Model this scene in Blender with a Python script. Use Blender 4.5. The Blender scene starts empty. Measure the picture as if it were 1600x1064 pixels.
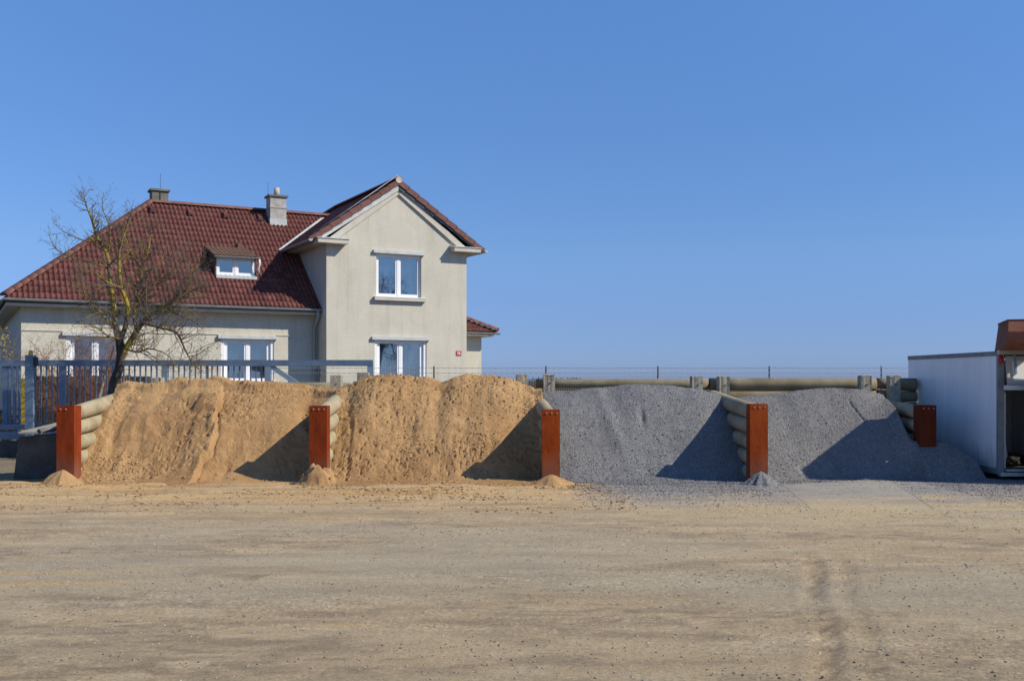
import bpy, bmesh, math, random
import numpy as np
from mathutils import Vector, Matrix, Quaternion

random.seed(7); np.random.seed(7)
R = math.radians
S = bpy.context.scene
C = S.collection

# ------------------------------------------------------------------ camera, sky, sun
F = 1600.0; CX = 800.0; HY = 594.0; H = 1.65
cam_d = bpy.data.cameras.new('camera'); cam = bpy.data.objects.new('camera', cam_d); C.objects.link(cam)
cam.location = (0, 0, H); cam.rotation_euler = (R(90), 0, 0)
cam_d.lens = 36.0; cam_d.sensor_width = 36.0
cam_d.shift_y = (HY - 532.0) / 1600.0
cam_d.clip_start = 0.1; cam_d.clip_end = 4000
S.camera = cam

SUN_EL, SUN_TH = 38.0, 16.0
sdir = Vector((math.cos(R(SUN_EL)) * math.cos(R(SUN_TH)), -math.cos(R(SUN_EL)) * math.sin(R(SUN_TH)), math.sin(R(SUN_EL))))
W = bpy.data.worlds.new('World'); S.world = W; W.use_nodes = True
nt = W.node_tree; nt.nodes.clear()
sky = nt.nodes.new('ShaderNodeTexSky'); sky.sky_type = 'NISHITA'; sky.sun_disc = False
sky.sun_elevation = R(SUN_EL); sky.sun_rotation = math.atan2(sdir.x, sdir.y)
sky.altitude = 0; sky.air_density = 1.0; sky.dust_density = 0.0; sky.ozone_density = 10.0
bg = nt.nodes.new('ShaderNodeBackground'); bg.inputs['Strength'].default_value = 0.148
ow = nt.nodes.new('ShaderNodeOutputWorld')
# colour tint towards the horizon takes the white glare off the model sky (depends on elevation only)
tcw = nt.nodes.new('ShaderNodeTexCoord'); spw = nt.nodes.new('ShaderNodeSeparateXYZ'); nt.links.new(tcw.outputs['Generated'], spw.inputs[0])
rw_ = nt.nodes.new('ShaderNodeValToRGB'); nt.links.new(spw.outputs[2], rw_.inputs[0])
el = rw_.color_ramp.elements
while len(el) < 6: el.new(.5)
for i_, (p_, c_) in enumerate([(0, (.33, .40, .70)), (.021, (.425, .495, .785)), (.06, (.54, .555, .77)), (.12, (.74, .71, .80)), (.24, (.86, .86, .92)), (.36, (1.04, 1.06, 1.10))]):
    el[i_].position = p_; el[i_].color = (*c_, 1)
mw = nt.nodes.new('ShaderNodeMix'); mw.data_type = 'RGBA'; mw.blend_type = 'MULTIPLY'; mw.inputs[0].default_value = 1
nt.links.new(sky.outputs[0], mw.inputs[6]); nt.links.new(rw_.outputs[0], mw.inputs[7])
nt.links.new(mw.outputs[2], bg.inputs[0]); nt.links.new(bg.outputs[0], ow.inputs[0])
sl = bpy.data.lights.new('sun', 'SUN'); sl.energy = 5.0; sl.angle = R(0.5); sl.color = (1.0, 0.925, 0.79)
so = bpy.data.objects.new('sun', sl); C.objects.link(so)
so.rotation_euler = (-sdir).to_track_quat('-Z', 'Y').to_euler(); so.location = (20, -5, 20)
S.view_settings.view_transform = 'Standard'; S.view_settings.look = 'None'
S.view_settings.gamma = 1.0; S.view_settings.exposure = 0.0; S.view_settings.use_curve_mapping = False

def P(x, y, D):
    return Vector(((x - CX) / F * D, D, H + (HY - y) / F * D))
def PX(x, D): return (x - CX) / F * D
def PZ(y, D): return H + (HY - y) / F * D

# ------------------------------------------------------------------ numpy noise
def _h(i, j, s):
    v = np.sin(i * 127.1 + j * 311.7 + s * 74.7) * 43758.5453
    return v - np.floor(v)
def vn(x, y, s=0):
    x = np.asarray(x, float); y = np.asarray(y, float)
    xi = np.floor(x); yi = np.floor(y); fx = x - xi; fy = y - yi
    fx = fx * fx * (3 - 2 * fx); fy = fy * fy * (3 - 2 * fy)
    a = _h(xi, yi, s); b = _h(xi + 1, yi, s); c = _h(xi, yi + 1, s); d = _h(xi + 1, yi + 1, s)
    return (a + (b - a) * fx) * (1 - fy) + (c + (d - c) * fx) * fy
def fbm(x, y, o=4, s=0, g=0.5):
    t = 0; a = 1; n = 0
    for k in range(o):
        t = t + a * (vn(x * 2 ** k + 17.3 * k, y * 2 ** k + 9.1 * k, s + k) - .5) * 2; n += a; a *= g
    return t / n
def ss(a, b, x):
    t = np.clip((x - a) / (b - a), 0, 1); return t * t * (3 - 2 * t)

# ------------------------------------------------------------------ materials
def new_mat(name):
    m = bpy.data.materials.new(name); m.use_nodes = True
    n = m.node_tree; b = n.nodes['Principled BSDF']
    b.inputs['Specular IOR Level'].default_value = .12
    return m, n, b
def N(n, t, **k):
    o = n.nodes.new(t)
    for a, v in k.items():
        if a in o.inputs: o.inputs[a].default_value = v
        else: setattr(o, a, v)
    return o
def ramp(n, fac, stops):
    r = n.nodes.new('ShaderNodeValToRGB'); e = r.color_ramp.elements
    while len(e) < len(stops): e.new(0.5)
    for i, (p, c) in enumerate(stops):
        e[i].position = p; e[i].color = (*c, 1) if len(c) == 3 else c
    n.links.new(fac, r.inputs[0]); return r
def mixc(n, f, a, b, mode='MIX'):
    m = n.nodes.new('ShaderNodeMix'); m.data_type = 'RGBA'; m.blend_type = mode
    for sock, v in ((m.inputs[0], f), (m.inputs[6], a), (m.inputs[7], b)):
        if hasattr(v, 'is_linked'): n.links.new(v, sock)
        elif isinstance(v, (int, float)): sock.default_value = v
        else: sock.default_value = (*v, 1)
    return m.outputs[2]
def coords(n, scale=(1, 1, 1), rnd=False):
    tc = n.nodes.new('ShaderNodeTexCoord'); mp = n.nodes.new('ShaderNodeMapping')
    mp.inputs['Scale'].default_value = scale
    if rnd:
        oi = n.nodes.new('ShaderNodeObjectInfo'); vm = n.nodes.new('ShaderNodeVectorMath'); vm.operation = 'SCALE'
        vm.inputs[0].default_value = (31, 57, 43); n.links.new(oi.outputs['Random'], vm.inputs['Scale'])
        va = n.nodes.new('ShaderNodeVectorMath'); va.operation = 'ADD'
        n.links.new(tc.outputs['Object'], va.inputs[0]); n.links.new(vm.outputs[0], va.inputs[1])
        n.links.new(va.outputs[0], mp.inputs[0])
    else: n.links.new(tc.outputs['Object'], mp.inputs[0])
    return mp.outputs[0]
def noise(n, vec, scale, detail=5, rough=.6):
    t = N(n, 'ShaderNodeTexNoise'); t.inputs['Scale'].default_value = scale
    t.inputs['Detail'].default_value = detail; t.inputs['Roughness'].default_value = rough
    n.links.new(vec, t.inputs['Vector']); return t.outputs[0]
def bump(n, b, height, strength, dist=0.01):
    u = n.nodes.new('ShaderNodeBump'); u.inputs['Strength'].default_value = strength
    u.inputs['Distance'].default_value = dist
    n.links.new(height, u.inputs['Height']); n.links.new(u.outputs[0], b.inputs['Normal'])
def simple(name, c1, c2, scale=3, rough=.8, bs=.3, bscale=40, bd=.01, stretch=(1, 1, 1), metal=0, rnd=True, c3=None, obj_var=0):
    m, n, b = new_mat(name)
    v = coords(n, stretch, rnd)
    st = [(.32, c1), (.68, c2)] if c3 is None else [(.3, c1), (.55, c2), (.75, c3)]
    col = ramp(n, noise(n, v, scale, 6), st).outputs[0]
    if obj_var:
        oi = n.nodes.new('ShaderNodeObjectInfo')
        r = ramp(n, oi.outputs['Random'], [(0, (1 - obj_var,) * 3), (1, (1, 1, 1))])
        col = mixc(n, 1.0, col, r.outputs[0], 'MULTIPLY')
    n.links.new(col, b.inputs['Base Color'])
    b.inputs['Roughness'].default_value = rough; b.inputs['Metallic'].default_value = metal
    if rough < .75: b.inputs['Specular IOR Level'].default_value = .45
    if bs: bump(n, b, noise(n, v, bscale, 6, .7), bs, bd)
    return m

M = {}
# stucco
def stucco(name, base, dark):
    m, n, b = new_mat(name); v = coords(n)
    big = ramp(n, noise(n, v, .9, 6, .65), [(.3, dark), (.62, base)]).outputs[0]
    sp = ramp(n, noise(n, v, 26, 4, .7), [(.35, (.80, .79, .77)), (.6, (1, 1, 1))]).outputs[0]
    c = mixc(n, 1, big, sp, 'MULTIPLY')
    v2 = coords(n, (2.2, 2.2, .16))
    st = ramp(n, noise(n, v2, 1.6, 4, .6), [(.32, (.90, .89, .87)), (.5, (1, 1, 1))]).outputs[0]
    c = mixc(n, 1, c, st, 'MULTIPLY')
    n.links.new(c, b.inputs['Base Color']); b.inputs['Roughness'].default_value = .95
    bump(n, b, noise(n, v, 38, 5, .75), .6, .012); return m
M['stucco'] = stucco('stucco', (.645, .605, .50), (.56, .525, .43))
M['trim'] = simple('trim', (.50, .46, .39), (.58, .54, .46), 3, .85, .2, 30)
def tilemat():
    m, n, b = new_mat('roof_tile'); v = coords(n, (1, 1, 1), True)
    oi = n.nodes.new('ShaderNodeObjectInfo')
    c = ramp(n, noise(n, v, 4, 6, .7), [(.25, (.085, .030, .026)), (.5, (.135, .048, .040)), (.8, (.205, .095, .080))]).outputs[0]
    r = ramp(n, oi.outputs['Random'], [(0, (.68, .70, .72)), (.5, (1, 1, 1)), (1, (1.22, 1.2, 1.16))])
    c = mixc(n, 1, c, r.outputs[0], 'MULTIPLY')
    g = ramp(n, noise(n, v, 18, 5, .7), [(.55, (0, 0, 0)), (.8, (1, 1, 1))]).outputs[0]
    c = mixc(n, mixc(n, .14, (0, 0, 0), g), c, (.22, .17, .12))
    n.links.new(c, b.inputs['Base Color']); b.inputs['Roughness'].default_value = .62
    bump(n, b, noise(n, v, 60, 4), .3, .006); return m
M['tile'] = tilemat()
M['tile_old'] = simple('tile_old', (.12, .07, .05), (.20, .13, .09), 6, .8, .3, 60, .006)
M['tile_hip'] = simple('tile_hip', (.14, .052, .040), (.21, .085, .062), 6, .7, .3, 60, .006, obj_var=.2)
M['deck'] = simple('roof_deck', (.06, .04, .03), (.09, .06, .05), 5, .9, 0)
M['zinc'] = simple('zinc', (.30, .33, .34), (.42, .45, .46), 4, .45, .05, 30, metal=.35, stretch=(1, 1, 3))
M['lightzinc'] = simple('zinc_flashing', (.42, .44, .43), (.56, .58, .56), 5, .6, .1, 30)
M['slatezinc'] = simple('slate_zinc', (.06, .09, .10), (.10, .13, .14), 5, .6, 0)
M['darkmetal'] = simple('dark_metal', (.02, .022, .024), (.04, .04, .045), 5, .6, 0)
M['pvc'] = simple('white_pvc', (.78, .78, .78), (.82, .82, .82), 2, .35, 0)
M['curtain'] = simple('curtain', (.34, .42, .46), (.55, .62, .64), 5, .9, .2, 10, stretch=(6, 6, .3))  # cloth tinted bluish for the sky reflected in the panes
M['skycurtain'] = simple('sky_tinted_curtain', (.33, .37, .40), (.40, .44, .47), 3, .9, 0, stretch=(6, 6, .3))  # grey-blue of this cloth stands in for reflected sky
M['reflectcurtain'] = simple('brown_reflection_curtain', (.30, .10, .06), (.42, .20, .14), 4, .9, 0, stretch=(5, 5, .3))  # reddish cloth stands in for a brown reflection in the pane
def glassmat():
    m, n, b = new_mat('window_glass')
    b.inputs['Base Color'].default_value = (.9, .95, 1, 1); b.inputs['Roughness'].default_value = .02
    gl = N(n, 'ShaderNodeBsdfGlossy'); gl.inputs['Roughness'].default_value = .015; gl.inputs['Color'].default_value = (1, .97, .9, 1)
    tr = N(n, 'ShaderNodeBsdfTransparent'); tr.inputs['Color'].default_value = (.62, .70, .76, 1)
    mx = n.nodes.new('ShaderNodeMixShader'); fr = N(n, 'ShaderNodeLayerWeight'); fr.inputs['Blend'].default_value = .35
    n.links.new(fr.outputs['Facing'], mx.inputs[0]); n.links.new(tr.outputs[0], mx.inputs[1]); n.links.new(gl.outputs[0], mx.inputs[2])
    ad = n.nodes.new('ShaderNodeMath'); ad.operation = 'MULTIPLY_ADD'; ad.inputs[1].default_value = .55; ad.inputs[2].default_value = .22
    n.links.new(fr.outputs['Facing'], ad.inputs[0]); n.links.new(ad.outputs[0], mx.inputs[0])
    n.links.new(mx.outputs[0], n.nodes['Material Output'].inputs[0]); return m
M['glass'] = glassmat()
M['plaster'] = simple('chimney_render', (.30, .285, .255), (.50, .48, .44), 4, .9, .5, 30, .01)
M['chimold'] = simple('old_chimney_render', (.13, .125, .10), (.22, .21, .17), 5, .9, .5, 30, .01)
M['pot'] = simple('chimney_pot', (.42, .33, .24), (.60, .54, .45), 8, .8, .2, 30)
M['red'] = simple('red_enamel', (.42, .05, .05), (.48, .07, .06), 5, .4, 0)
M['white'] = simple('white_paint', (.78, .78, .76), (.82, .82, .8), 5, .5, 0)
M['yellow'] = simple('yellow_paint', (.60, .40, .02), (.70, .50, .04), 5, .6, .1)
M['gate'] = simple('blue_grey_paint', (.11, .165, .23), (.16, .22, .295), 5, .4, .1, 30)
M['gategrey'] = simple('grey_blue_paint', (.20, .27, .33), (.26, .33, .39), 5, .4, .1, 30)
def polemat(nm='spun_concrete', k=1.0):
    m, n, b = new_mat(nm); v = coords(n, (1, 1, 1), True)
    c = ramp(n, noise(n, v, 2.2, 7, .65), [(.3, (.24 * k, .195 * k, .115 * k)), (.48, (.36 * k, .30 * k, .19 * k)), (.72, (.45 * k, .395 * k, .275 * k))]).outputs[0]
    li = ramp(n, noise(n, v, 9, 7, .78), [(.48, (0, 0, 0)), (.70, (1, 1, 1))]).outputs[0]
    c = mixc(n, mixc(n, .6, (0, 0, 0), li), c, (.19, .145, .075))
    n.links.new(c, b.inputs['Base Color']); b.inputs['Roughness'].default_value = .8
    bump(n, b, noise(n, v, 45, 5, .7), .35, .008); return m
M['pole'] = polemat(); M['pole_old'] = polemat('stained_concrete', .66)
M['oldconc'] = simple('weathered_concrete', (.20, .18, .13), (.40, .37, .29), 9, .95, .8, 35, .02, c3=(.33, .27, .17))
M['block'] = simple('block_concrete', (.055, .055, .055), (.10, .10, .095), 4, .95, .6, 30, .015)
def rustmat(name, a, bb, c, fade=True):
    m, n, b = new_mat(name); v = coords(n, (1, 1, .45), True)
    col = ramp(n, noise(n, v, 4.5, 8, .72), [(.28, a), (.5, bb), (.74, c)]).outputs[0]
    if fade:   # dust splashed on the foot of the post
        tc = n.nodes.new('ShaderNodeTexCoord'); sx = n.nodes.new('ShaderNodeSeparateXYZ'); n.links.new(tc.outputs['Object'], sx.inputs[0])
        ad = n.nodes.new('ShaderNodeMath'); ad.operation = 'MULTIPLY_ADD'; ad.inputs[1].default_value = .55; n.links.new(noise(n, v, 3, 5), ad.inputs[0])
        n.links.new(sx.outputs[2], ad.inputs[2])
        r = ramp(n, ad.outputs[0], [(.38, (.62, .62, .62)), (.78, (0, 0, 0))]).outputs[0]
        col = mixc(n, r, col, (.20, .105, .065))
        sp = ramp(n, noise(n, coords(n, (1, 1, .2), True), 16, 6, .7), [(.58, (0, 0, 0)), (.8, (.7, .7, .7))]).outputs[0]
        col = mixc(n, sp, col, (.10, .028, .014))
    n.links.new(col, b.inputs['Base Color']); b.inputs['Roughness'].default_value = .85
    bump(n, b, noise(n, v, 30, 7, .75), .55, .012); return m
M['rust'] = rustmat('rusted_steel', (.17, .027, .006), (.27, .045, .007), (.36, .075, .012))
M['rustdark'] = rustmat('dark_rusted_steel', (.12, .020, .006), (.205, .033, .007), (.29, .055, .011))
M['rustshaded'] = rustmat('shade_toned_rusted_steel', (.07, .014, .006), (.12, .022, .008), (.17, .035, .012))  # same rust, darkened to carry the shade on the last post
M['rustbrown'] = rustmat('brown_rust', (.14, .05, .03), (.20, .08, .05), (.25, .12, .08), False)
M['boltmark'] = simple('bare_steel', (.24, .17, .12), (.40, .32, .25), 9, .6, 0)
M['boxpanel'] = simple('white_box_panel', (.70, .72, .73), (.80, .82, .83), 1.5, .45, .08, 8, .01, stretch=(1, 3, .25))
_m = M['boxpanel']; _n = _m.node_tree; _b = _n.nodes['Principled BSDF']; _src = _b.inputs['Base Color'].links[0].from_socket
_tc = _n.nodes.new('ShaderNodeTexCoord'); _sx = _n.nodes.new('ShaderNodeSeparateXYZ'); _n.links.new(_tc.outputs['Object'], _sx.inputs[0])
_ma = _n.nodes.new('ShaderNodeMath'); _ma.operation = 'MULTIPLY_ADD'; _ma.inputs[1].default_value = .7
_n.links.new(noise(_n, coords(_n, (1, 3, .4)), 3.5, 6), _ma.inputs[0]); _n.links.new(_sx.outputs[2], _ma.inputs[2])
_n.links.new(mixc(_n, ramp(_n, _ma.outputs[0], [(.42, (.55, .55, .55)), (.85, (0, 0, 0))]).outputs[0], _src, (.30, .27, .22)), _b.inputs['Base Color'])
M['boxrail'] = simple('grey_rail', (.15, .16, .16), (.22, .23, .23), 5, .6, .1)
M['boxframe'] = simple('beige_frame', (.42, .40, .34), (.50, .48, .41), 5, .6, .1)
M['alu'] = simple('aluminium', (.5, .52, .53), (.62, .64, .65), 5, .4, .1, metal=.5)
M['lamp'] = simple('red_lens', (.35, .01, .01), (.45, .02, .02), 5, .2, 0)
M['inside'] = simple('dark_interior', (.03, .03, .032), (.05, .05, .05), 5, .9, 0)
M['hose'] = simple('pale_hose', (.45, .42, .36), (.55, .52, .46), 5, .7, 0)
M['bark'] = simple('bark', (.045, .038, .032), (.11, .095, .08), 9, .95, .8, 25, .03, stretch=(1, 1, .5), rnd=False)
def lichen():
    m, n, b = new_mat('lichen_bark'); v = coords(n)
    c = ramp(n, noise(n, v, 14, 5, .7), [(.35, (.07, .06, .045)), (.65, (.16, .135, .10))]).outputs[0]
    l = ramp(n, noise(n, v, 2.6, 6, .75), [(.455, (0, 0, 0)), (.56, (1, 1, 1))]).outputs[0]
    c = mixc(n, l, c, (.32, .235, .035))
    n.links.new(c, b.inputs['Base Color']); b.inputs['Roughness'].default_value = .95
    bump(n, b, noise(n, v, 30, 5), .6, .02); return m
M['limb'] = lichen()
M['twig'] = simple('twig', (.11, .085, .065), (.21, .165, .125), 3, .9, 0, rnd=False)
M['redtwig'] = simple('red_twig', (.20, .085, .05), (.30, .15, .09), 3, .9, 0, rnd=False)
M['timber'] = simple('dark_timber', (.035, .028, .022), (.075, .06, .045), 6, .9, .3, 30)
M['brick'] = simple('garden_wall', (.16, .12, .10), (.24, .2, .17), 6, .9, .4, 30)
M['rock'] = simple('pale_rock', (.36, .34, .31), (.58, .56, .52), 4, .9, .6, 20, .03)
M['leaf'] = simple('olive_leaf', (.05, .055, .025), (.10, .10, .05), 4, .8, 0)
M['yleaf'] = simple('ochre_leaf', (.26, .17, .03), (.38, .26, .06), 4, .8, 0)
M['grass'] = simple('grass', (.05, .08, .02), (.10, .14, .035), 4, .9, 0)
M['plank'] = simple('grey_plank', (.25, .22, .17), (.38, .34, .27), 6, .9, .3, 30, stretch=(6, .5, 1))
M['steelpipe'] = simple('steel_pipe', (.12, .12, .12), (.2, .2, .2), 6, .5, .1)

def sandmat(name, dry, damp, dark, wet=True):
    m, n, b = new_mat(name); v = coords(n)
    at = N(n, 'ShaderNodeVertexColor'); at.layer_name = 'damp'
    sep = n.nodes.new('ShaderNodeSeparateColor'); n.links.new(at.outputs[0], sep.inputs[0])
    c = mixc(n, sep.outputs[0], dry, damp)
    nn = ramp(n, noise(n, v, 5, 8, .72), [(.3, (.80, .79, .77)), (.6, (1.06, 1.05, 1.04))]).outputs[0]
    c = mixc(n, 1, c, nn, 'MULTIPLY')
    sp = ramp(n, noise(n, v, 55, 4, .75), [(.30, (.70, .69, .67)), (.5, (1, 1, 1)), (.75, (1.12, 1.12, 1.12))]).outputs[0]
    c = mixc(n, 1, c, sp, 'MULTIPLY')
    sp2 = ramp(n, noise(n, v, 22, 6, .75), [(.58, (1, 1, 1)), (.70, (.66, .60, .54))]).outputs[0]
    c = mixc(n, 1, c, sp2, 'MULTIPLY')
    n.links.new(c, b.inputs['Base Color']); b.inputs['Roughness'].default_value = .97
    h = noise(n, v, 38, 7, .75)
    bump(n, b, h, .9, .03); return m
M['sand'] = sandmat('sand', (.50, .312, .147), (.345, .195, .086), (.2, .12, .06))
def gravelmat(name, cols, vs=58, bs=1.0):
    m, n, b = new_mat(name); v = coords(n)
    vo = n.nodes.new('ShaderNodeTexVoronoi'); vo.inputs['Scale'].default_value = vs * 1.2; n.links.new(v, vo.inputs['Vector'])
    sep = n.nodes.new('ShaderNodeSeparateColor'); n.links.new(vo.outputs['Color'], sep.inputs[0])
    c = ramp(n, sep.outputs[0], cols).outputs[0]
    big = ramp(n, noise(n, v, 1.6, 7, .7), [(.32, (.84, .84, .85)), (.62, (1.07, 1.06, 1.04))]).outputs[0]
    c = mixc(n, 1, c, big, 'MULTIPLY')
    n.links.new(c, b.inputs['Base Color']); b.inputs['Roughness'].default_value = .9
    sub = n.nodes.new('ShaderNodeMath'); sub.operation = 'SUBTRACT'; sub.inputs[0].default_value = 1; n.links.new(vo.outputs['Distance'], sub.inputs[1])
    bump(n, b, sub.outputs[0], bs, .02); return m
M['gravel'] = gravelmat('gravel', [(0, (.17, .168, .170)), (.45, (.235, .233, .233)), (.8, (.285, .281, .275)), (1, (.37, .36, .34))])
M['gravel2'] = gravelmat('grey_chippings', [(0, (.18, .175, .170)), (.45, (.24, .234, .226)), (.8, (.29, .281, .27)), (1, (.37, .355, .33))])
M['clump'] = simple('sand_clod', (.27, .17, .08), (.38, .245, .12), 6, .97, .6, 40, .02)
M['clump2'] = simple('sand_crumb', (.36, .225, .10), (.48, .30, .135), 6, .97, 0)
M['chip'] = simple('stone_chip', (.42, .40, .35), (.58, .55, .48), 3, .9, 0, rnd=False)
M['crumb'] = simple('earth_crumb', (.19, .155, .115), (.30, .25, .19), 3, .9, 0, rnd=False)
M['stone'] = simple('pebbles', (.24, .225, .20), (.44, .41, .36), 1.7, .9, .3, 40, rnd=False)

def groundmat():
    m, n, b = new_mat('yard_dirt'); v = coords(n)
    at = N(n, 'ShaderNodeVertexColor'); at.layer_name = 'soil'
    c = at.outputs[0]
    n1 = ramp(n, noise(n, coords(n, (.35, 1.6, 1)), 1.5, 9, .7), [(.30, (.88, .87, .87)), (.5, (1, 1, 1)), (.72, (1.07, 1.07, 1.06))]).outputs[0]
    c = mixc(n, 1, c, n1, 'MULTIPLY')
    n2 = ramp(n, noise(n, v, 28, 6, .8), [(.32, (.70, .69, .68)), (.5, (1, 1, 1)), (.72, (1.14, 1.14, 1.14))]).outputs[0]
    c = mixc(n, 1, c, n2, 'MULTIPLY')
    vo = n.nodes.new('ShaderNodeTexVoronoi'); vo.inputs['Scale'].default_value = 42; n.links.new(v, vo.inputs['Vector'])
    sep = n.nodes.new('ShaderNodeSeparateColor'); n.links.new(vo.outputs['Color'], sep.inputs[0])
    gr = ramp(n, sep.outputs[1], [(0, (.55, .56, .6)), (.25, (.9, .9, .9)), (.8, (1, 1, 1)), (1, (1.5, 1.5, 1.45))]).outputs[0]
    gm = ramp(n, noise(n, coords(n, (.3, 1, 1)), .9, 6, .7), [(.42, (.15, .15, .15)), (.68, (.8, .8, .8))]).outputs[0]
    c = mixc(n, gm, c, mixc(n, 1, c, gr, 'MULTIPLY'))
    n.links.new(c, b.inputs['Base Color']); b.inputs['Roughness'].default_value = .95
    f1 = ramp(n, noise(n, v, 110, 4, .75), [(.34, (.66, .65, .63)), (.5, (1, 1, 1)), (.68, (1.22, 1.21, 1.2))]).outputs[0]
    c2 = mixc(n, 1, c, f1, 'MULTIPLY')
    n.links.new(c2, b.inputs['Base Color'])
    h1 = noise(n, v, 24, 10, .85)
    bump(n, b, h1, .85, .026); return m
M['ground'] = groundmat()
M['field'] = simple('far_field', (.09, .08, .05), (.14, .12, .075), .2, .95, 0, rnd=False)
M['slab'] = simple('concrete_slab', (.27, .25, .21), (.36, .34, .29), 2.2, .95, .4, 30, .008, rnd=False, c3=(.30, .29, .27), stretch=(.5, 1.5, 1))

# ------------------------------------------------------------------ helpers
def empty(name, loc=(0, 0, 0), rz=0, label=None, cat=None, group=None, parent=None):
    o = bpy.data.objects.new(name, None); C.objects.link(o); o.location = loc; o.rotation_euler = (0, 0, rz)
    if parent: o.parent = parent
    tag(o, label, cat, group); return o
def tag(o, label=None, cat=None, group=None, kind=None):
    if label: o['label'] = label
    if cat: o['category'] = cat
    if group: o['group'] = group
    if kind: o['kind'] = kind
    return o
def link(name, me, parent=None, kind=None):
    o = bpy.data.objects.new(name, me); C.objects.link(o)
    if parent: o.parent = parent
    if kind: o['kind'] = kind
    return o
def done(name, bm, mat, parent=None, smooth=False, kind=None, bev=0):
    me = bpy.data.meshes.new(name)
    if bev: bmesh.ops.bevel(bm, geom=[e for e in bm.edges if e.is_manifold and e.calc_face_angle(0) > .5], offset=bev, segments=1, affect='EDGES')
    bm.normal_update(); bm.to_mesh(me); bm.free()
    for mm in (mat if isinstance(mat, (list, tuple)) else [mat]): me.materials.append(mm)
    if smooth: me.polygons.foreach_set('use_smooth', [True] * len(me.polygons))
    return link(name, me, parent, kind)
def box(bm, a, b, mi=0):
    (x0, y0, z0), (x1, y1, z1) = a, b
    vs = [bm.verts.new(p) for p in ((x0, y0, z0), (x1, y0, z0), (x1, y1, z0), (x0, y1, z0), (x0, y0, z1), (x1, y0, z1), (x1, y1, z1), (x0, y1, z1))]
    for f in ((0, 3, 2, 1), (4, 5, 6, 7), (0, 1, 5, 4), (1, 2, 6, 5), (2, 3, 7, 6), (3, 0, 4, 7)):
        bm.faces.new([vs[i] for i in f]).material_index = mi
    return vs
def bx(name, a, b, mat, parent=None, bev=0, kind=None):
    bm = bmesh.new(); box(bm, a, b); return done(name, bm, mat, parent, bev=bev, kind=kind)
def prism(bm, poly, d, mi=0):
    """closed prism: poly (3D points, one plane) extruded by vector d"""
    d = Vector(d); a = [bm.verts.new(Vector(p)) for p in poly]; b = [bm.verts.new(Vector(p) + d) for p in poly]
    k = len(poly); fs = [bm.faces.new(a), bm.faces.new(b[::-1])]
    for i in range(k): fs.append(bm.faces.new((a[i], b[i], b[(i + 1) % k], a[(i + 1) % k])))
    bmesh.ops.recalc_face_normals(bm, faces=fs)
def tube(bm, pts, rads, seg=8, caps=True, smooth=True):
    pts = [Vector(p) for p in pts]
    if not hasattr(rads, '__len__'): rads = [rads] * len(pts)
    rings = []; up = Vector((0, 0, 1)); prev = None
    for i, p in enumerate(pts):
        t = (pts[min(i + 1, len(pts) - 1)] - pts[max(i - 1, 0)]).normalized()
        if prev is None:
            a = t.cross(up)
            if a.length < .05: a = t.cross(Vector((1, 0, 0)))
        else: a = prev - t * prev.dot(t)
        a.normalize(); prev = a; b2 = t.cross(a)
        rings.append([bm.verts.new(p + (a * math.cos(2 * math.pi * k / seg) + b2 * math.sin(2 * math.pi * k / seg)) * rads[i]) for k in range(seg)])
    for r0, r1 in zip(rings, rings[1:]):
        for k in range(seg):
            f = bm.faces.new((r0[k], r0[(k + 1) % seg], r1[(k + 1) % seg], r1[k])); f.smooth = smooth
    if caps:
        bm.faces.new(rings[0][::-1]); bm.faces.new(rings[-1])
def rod(name, p, q, r, mat, parent=None, seg=8):
    bm = bmesh.new(); tube(bm, [p, q], r, seg); bmesh.ops.recalc_face_normals(bm, faces=bm.faces[:]); return done(name, bm, mat, parent)
def ptree(root, pts):
    pass
def grid_mesh(name, X, Y, Z, mats, colname=None, col=None, parent=None):
    ny, nx = X.shape
    me = bpy.data.meshes.new(name)
    co = np.stack([X, Y, Z], -1).reshape(-1, 3).astype(np.float32)
    i = np.arange(nx * ny).reshape(ny, nx)
    q = np.stack([i[:-1, :-1], i[:-1, 1:], i[1:, 1:], i[1:, :-1]], -1).reshape(-1)
    nf = len(q) // 4
    me.vertices.add(nx * ny); me.vertices.foreach_set('co', co.reshape(-1))
    me.loops.add(nf * 4); me.loops.foreach_set('vertex_index', q.astype(np.int32))
    me.polygons.add(nf); me.polygons.foreach_set('loop_start', np.arange(0, nf * 4, 4, dtype=np.int32))
    me.polygons.foreach_set('loop_total', np.full(nf, 4, dtype=np.int32))
    me.polygons.foreach_set('use_smooth', np.ones(nf, dtype=bool))
    for m_ in mats: me.materials.append(m_)
    me.update(calc_edges=True)
    if colname:
        ca = me.color_attributes.new(colname, 'FLOAT_COLOR', 'POINT')
        ca.data.foreach_set('color', col.reshape(-1).astype(np.float32))
    me.validate()
    return link(name, me, parent)

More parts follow.
